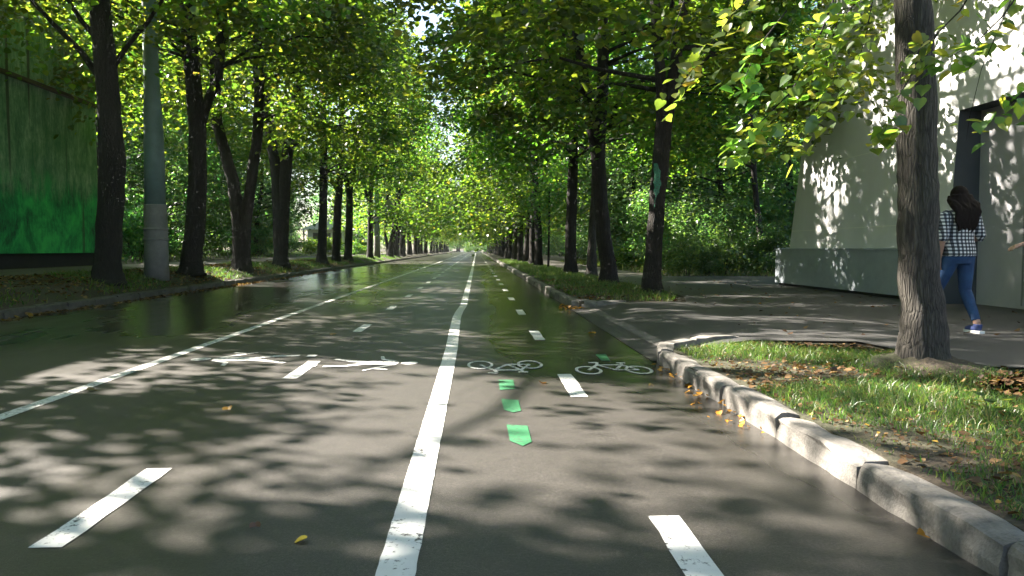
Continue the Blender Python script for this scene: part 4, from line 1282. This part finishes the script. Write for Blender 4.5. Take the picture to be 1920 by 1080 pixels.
def hand(m, wrist, fdir, palm, side, curl=.5):
    """palm and five separate curled fingers; fdir along the hand, palm = the way the palm faces, side = towards the thumb"""
    w = Vector(wrist); f = Vector(fdir).normalized(); pn = Vector(palm); pn = (pn - f * pn.dot(f)).normalized(); sd = f.cross(pn).normalized()
    if sd.dot(Vector(side)) < 0: sd = -sd
    limb(m, [w - f * .01, w + f * .045, w + f * .085], [.022, .028, .026], 10)
    for o_ in (-.02, .02): limb(m, [w + f * .02 + sd * o_ * .6, w + f * .09 + sd * o_], [.018, .016], 8)
    for k, (o_, ln) in enumerate(((.03, .068), (.0105, .078), (-.0095, .072), (-.029, .055))):
        b_ = w + f * .088 + sd * o_
        q1 = b_ + (f * math.cos(curl * .5) + pn * math.sin(curl * .5)) * ln * .45
        q2 = q1 + (f * math.cos(curl * 1.2) + pn * math.sin(curl * 1.2)) * ln * .32
        q3 = q2 + (f * math.cos(curl * 1.8) + pn * math.sin(curl * 1.8)) * ln * .25
        limb(m, [b_ - f * .02, q1, q2, q3], [.0105, .009, .0085, .007], 8, 2)
    b_ = w + f * .03 + sd * .028
    q1 = b_ + (f * .6 + sd * .6 + pn * .35).normalized() * .042; q2 = q1 + (f * .85 + sd * .2 + pn * .4).normalized() * .03
    limb(m, [b_ - sd * .012, q1, q2], [.014, .011, .008], 8, 2)

def person(loc, rz, label, arms, legs, top_mat, hair_long=True, pants='denim', sleeve=.62, scale=1.0):
    root = thing('person', loc, label, 'person', rz=rz)
    root.scale = (scale,) * 3
    hx, hy, hz = .0, .045, 1.535
    body = MB()
    loft(body, [(0, 0, .80, .10, .08), (0, 0, .86, .150, .105), (0, .0, .95, .150, .10), (0, .005, 1.06, .122, .085), (0, .015, 1.2, .140, .095), (0, .015, 1.3, .155, .095), (0, .01, 1.37, .12, .075), (0, .012, 1.405, .06, .055)])
    limb(body, [(0, .01, 1.36), (0, .03, 1.46)], [.055, .05])
    body.ellipsoid((hx, hy, hz + .015), .074, .093, .105)
    body.ellipsoid((hx, hy + .03, hz - .05), .056, .06, .06)             # jaw
    body.ellipsoid((hx, hy + .1, hz - .012), .013, .02, .022)            # nose
    body.ellipsoid((hx, hy + .085, hz - .058), .024, .012, .008)         # mouth
    for s_ in (-1, 1): body.ellipsoid((s_ * .077, hy - .005, hz), .012, .022, .033)
    for a in arms:
        sh, el, wr = a['pts']
        limb(body, [sh, el, wr], [.05, .039, .026])
        hand(body, wr, a['f'], a['palm'], a['thumb'], a.get('curl', .5))
    for l in legs:
        hip, kn, an = l
        limb(body, [hip, kn, an], [.085, .055, .038])
        an = Vector(an)
        limb(body, [an, an + Vector((0, .0, -.05)), an + Vector((0, .12, -.062))], [.036, .036, .028])
    bm_ = remesh('body', body, .0062, 4)
    bo = obj('body', bm_, M['skin'], root)
    eyes = MB()
    for s_ in (-1, 1): eyes.ellipsoid((s_ * .03, hy + .087, hz + .008), .013, .008, .008, 10, 6)
    obj('eyes', eyes.mesh('eyes', True), M['iron'], root)
    # trousers
    tr = MB()
    loft(tr, [(0, 0, .78, .13, .105), (0, 0, .86, .168, .122), (0, .0, .93, .166, .118), (0, .0, 1.0, .145, .105)])
    for hip, kn, an in legs:
        hip, kn, an = Vector(hip), Vector(kn), Vector(an)
        limb(tr, [hip, kn, kn.lerp(an, .4), kn.lerp(an, .9)], [.098, .067, .062, .048], 14)
    obj('trousers', remesh('trousers', tr, .009, 5), M[pants], root)
    # top
    tp = MB()
    loft(tp, [(0, 0, .865, .195, .145), (0, 0, .95, .186, .135), (0, .005, 1.06, .165, .118), (0, .012, 1.18, .172, .122), (0, .012, 1.29, .186, .122), (0, .01, 1.36, .16, .095), (0, .012, 1.41, .075, .068)])
    for a in arms:
        sh, el, wr = [Vector(p) for p in a['pts']]
        e = el.lerp(wr, sleeve - .5) if sleeve > .5 else sh.lerp(el, sleeve * 2)
        if sleeve > .5: limb(tp, [sh * .9 + Vector((0, 0, .13)), sh, el, e], [.06, .068, .056, .053], 14)
        else: limb(tp, [sh * .9 + Vector((0, 0, .13)), sh, e], [.06, .068, .062], 14)
    obj('shirt', remesh('shirt', tp, .009, 5), M[top_mat], root)
    # shoes
    for hip, kn, an in legs:
        a = Vector(an); so = MB(); up = MB()
        for k in range(2):
            pass
        pts = [(-.045, .033), (.02, .036), (.09, .034), (.15, .042), (.2, .034), (.225, .012)]
        vs = []
        ring = [(w, y_) for y_, w in pts] + [(-w, y_) for y_, w in reversed(pts)]
        n = len(ring); zb = a.z - .105
        so.add([(a.x + x, a.y + y_ - .03, zb) for x, y_ in ring] + [(a.x + x * 1.04, a.y + y_ * 1.01 - .03, zb + .03) for x, y_ in ring],
               [tuple(range(n)), tuple(reversed(range(n, 2 * n)))] + [(i, i + n, (i + 1) % n + n, (i + 1) % n) for i in range(n)])
        limb(up, [a + Vector((0, -.012, .0)), a + Vector((0, -.005, -.05)), a + Vector((0, .1, -.06)), a + Vector((0, .165, -.068))], [.046, .046, .04, .03], 12)
        sh_ = obj('shoe', remesh('shoe', up, .007, 4), M['shoe'], root)
        obj('sole', so.mesh('sole'), M['sole'], sh_)
    # hair
    hr = MB()
    hr.ellipsoid((hx, hy - .018, hz + .035), .092, .1, .098)
    rnd = random.Random(int(abs(loc[0]) * 100))
    if hair_long:
        hr.ellipsoid((hx, hy - .075, hz - .06), .082, .05, .13)
        for k in range(80):
            a = R(rnd.uniform(190, 350)); ln = rnd.uniform(.28, .42)
            x0, y0 = .085 * math.cos(a), hy - .01 + .095 * math.sin(a)
            q = []; ph = rnd.uniform(0, 6)
            for j in range(7):
                t = j / 6
                sx_ = (1.0 + .35 * math.sin(t * 3)) * (1 - .35 * t * t)
                q.append((hx + x0 * sx_ * 1.35 + .026 * math.sin(ph + t * 9), min(y0 - .03 * t, -.075 - .035 * (t > .35)) if t > .25 else y0 - .02 * t, hz + .04 - ln * t - .02 + .01 * math.cos(ph + t * 8)))
            limb(hr, q, [.016, .02, .021, .02, .018, .014, .006], 7, 1)
    obj('hair', remesh('hair', hr, .008, 2), M['hair'], root)
    return root

W = at_z(1818, 619, .154)
W = Vector((5.28, 8.55, .154))
person((W.x + .2, W.y, .154), R(6), 'woman with long dark hair walking away in a checked shirt, blue jeans and blue sneakers', [
    dict(pts=((-.185, .01, 1.335), (-.235, -.03, 1.075), (-.215, .05, .845)), f=(.02, .1, -1), palm=(1, 0, 0), thumb=(0, 1, 0), curl=.5),
    dict(pts=((.185, .01, 1.335), (.245, -.03, 1.085), (.19, .18, 1.02)), f=(-.15, 1, .05), palm=(-1, 0, 0), thumb=(0, 0, 1), curl=.8)],
    [((-.085, 0, .86), (-.16, .14, .49), (-.22, .28, .105)), ((.085, 0, .86), (.11, .03, .48), (.14, -.14, .105))], 'check')
person((6.98, 9.1, .154), R(80), 'second passer-by at the right edge of the picture, only the reaching forearm and hand showing', [
    dict(pts=((-.19, .01, 1.335), (-.25, .17, 1.10), (-.2, .43, 1.0)), f=(.05, 1, -.35), palm=(.3, 0, -1), thumb=(1, .3, 0), curl=.45),
    dict(pts=((.19, .01, 1.335), (.24, -.05, 1.07), (.24, .05, .83)), f=(0, .1, -1), palm=(-1, 0, 0), thumb=(0, 1, 0), curl=.5)],
    [((-.085, 0, .86), (-.09, .0, .48), (-.09, -.06, .105)), ((.085, 0, .86), (.09, -.03, .48), (.1, -.22, .105))], 'tshirt', sleeve=.3, hair_long=False)

# ------------------------------------------------------------------ air
hz = MB(); hz.box(-430, 430, -90, 440, -1.2, 40)
t = NT('haze_air'); t.t.nodes.remove(t.b)
pv_ = t.n('VolumePrincipled'); pv_.inputs['Density'].default_value = .0003; pv_.inputs['Color'].default_value = (.9, .96, 1, 1); pv_.inputs['Anisotropy'].default_value = .3
t.link(pv_.outputs[0], t.out.inputs['Volume'])
tag(obj('haze', hz.mesh('haze'), t.m), kind='stuff')
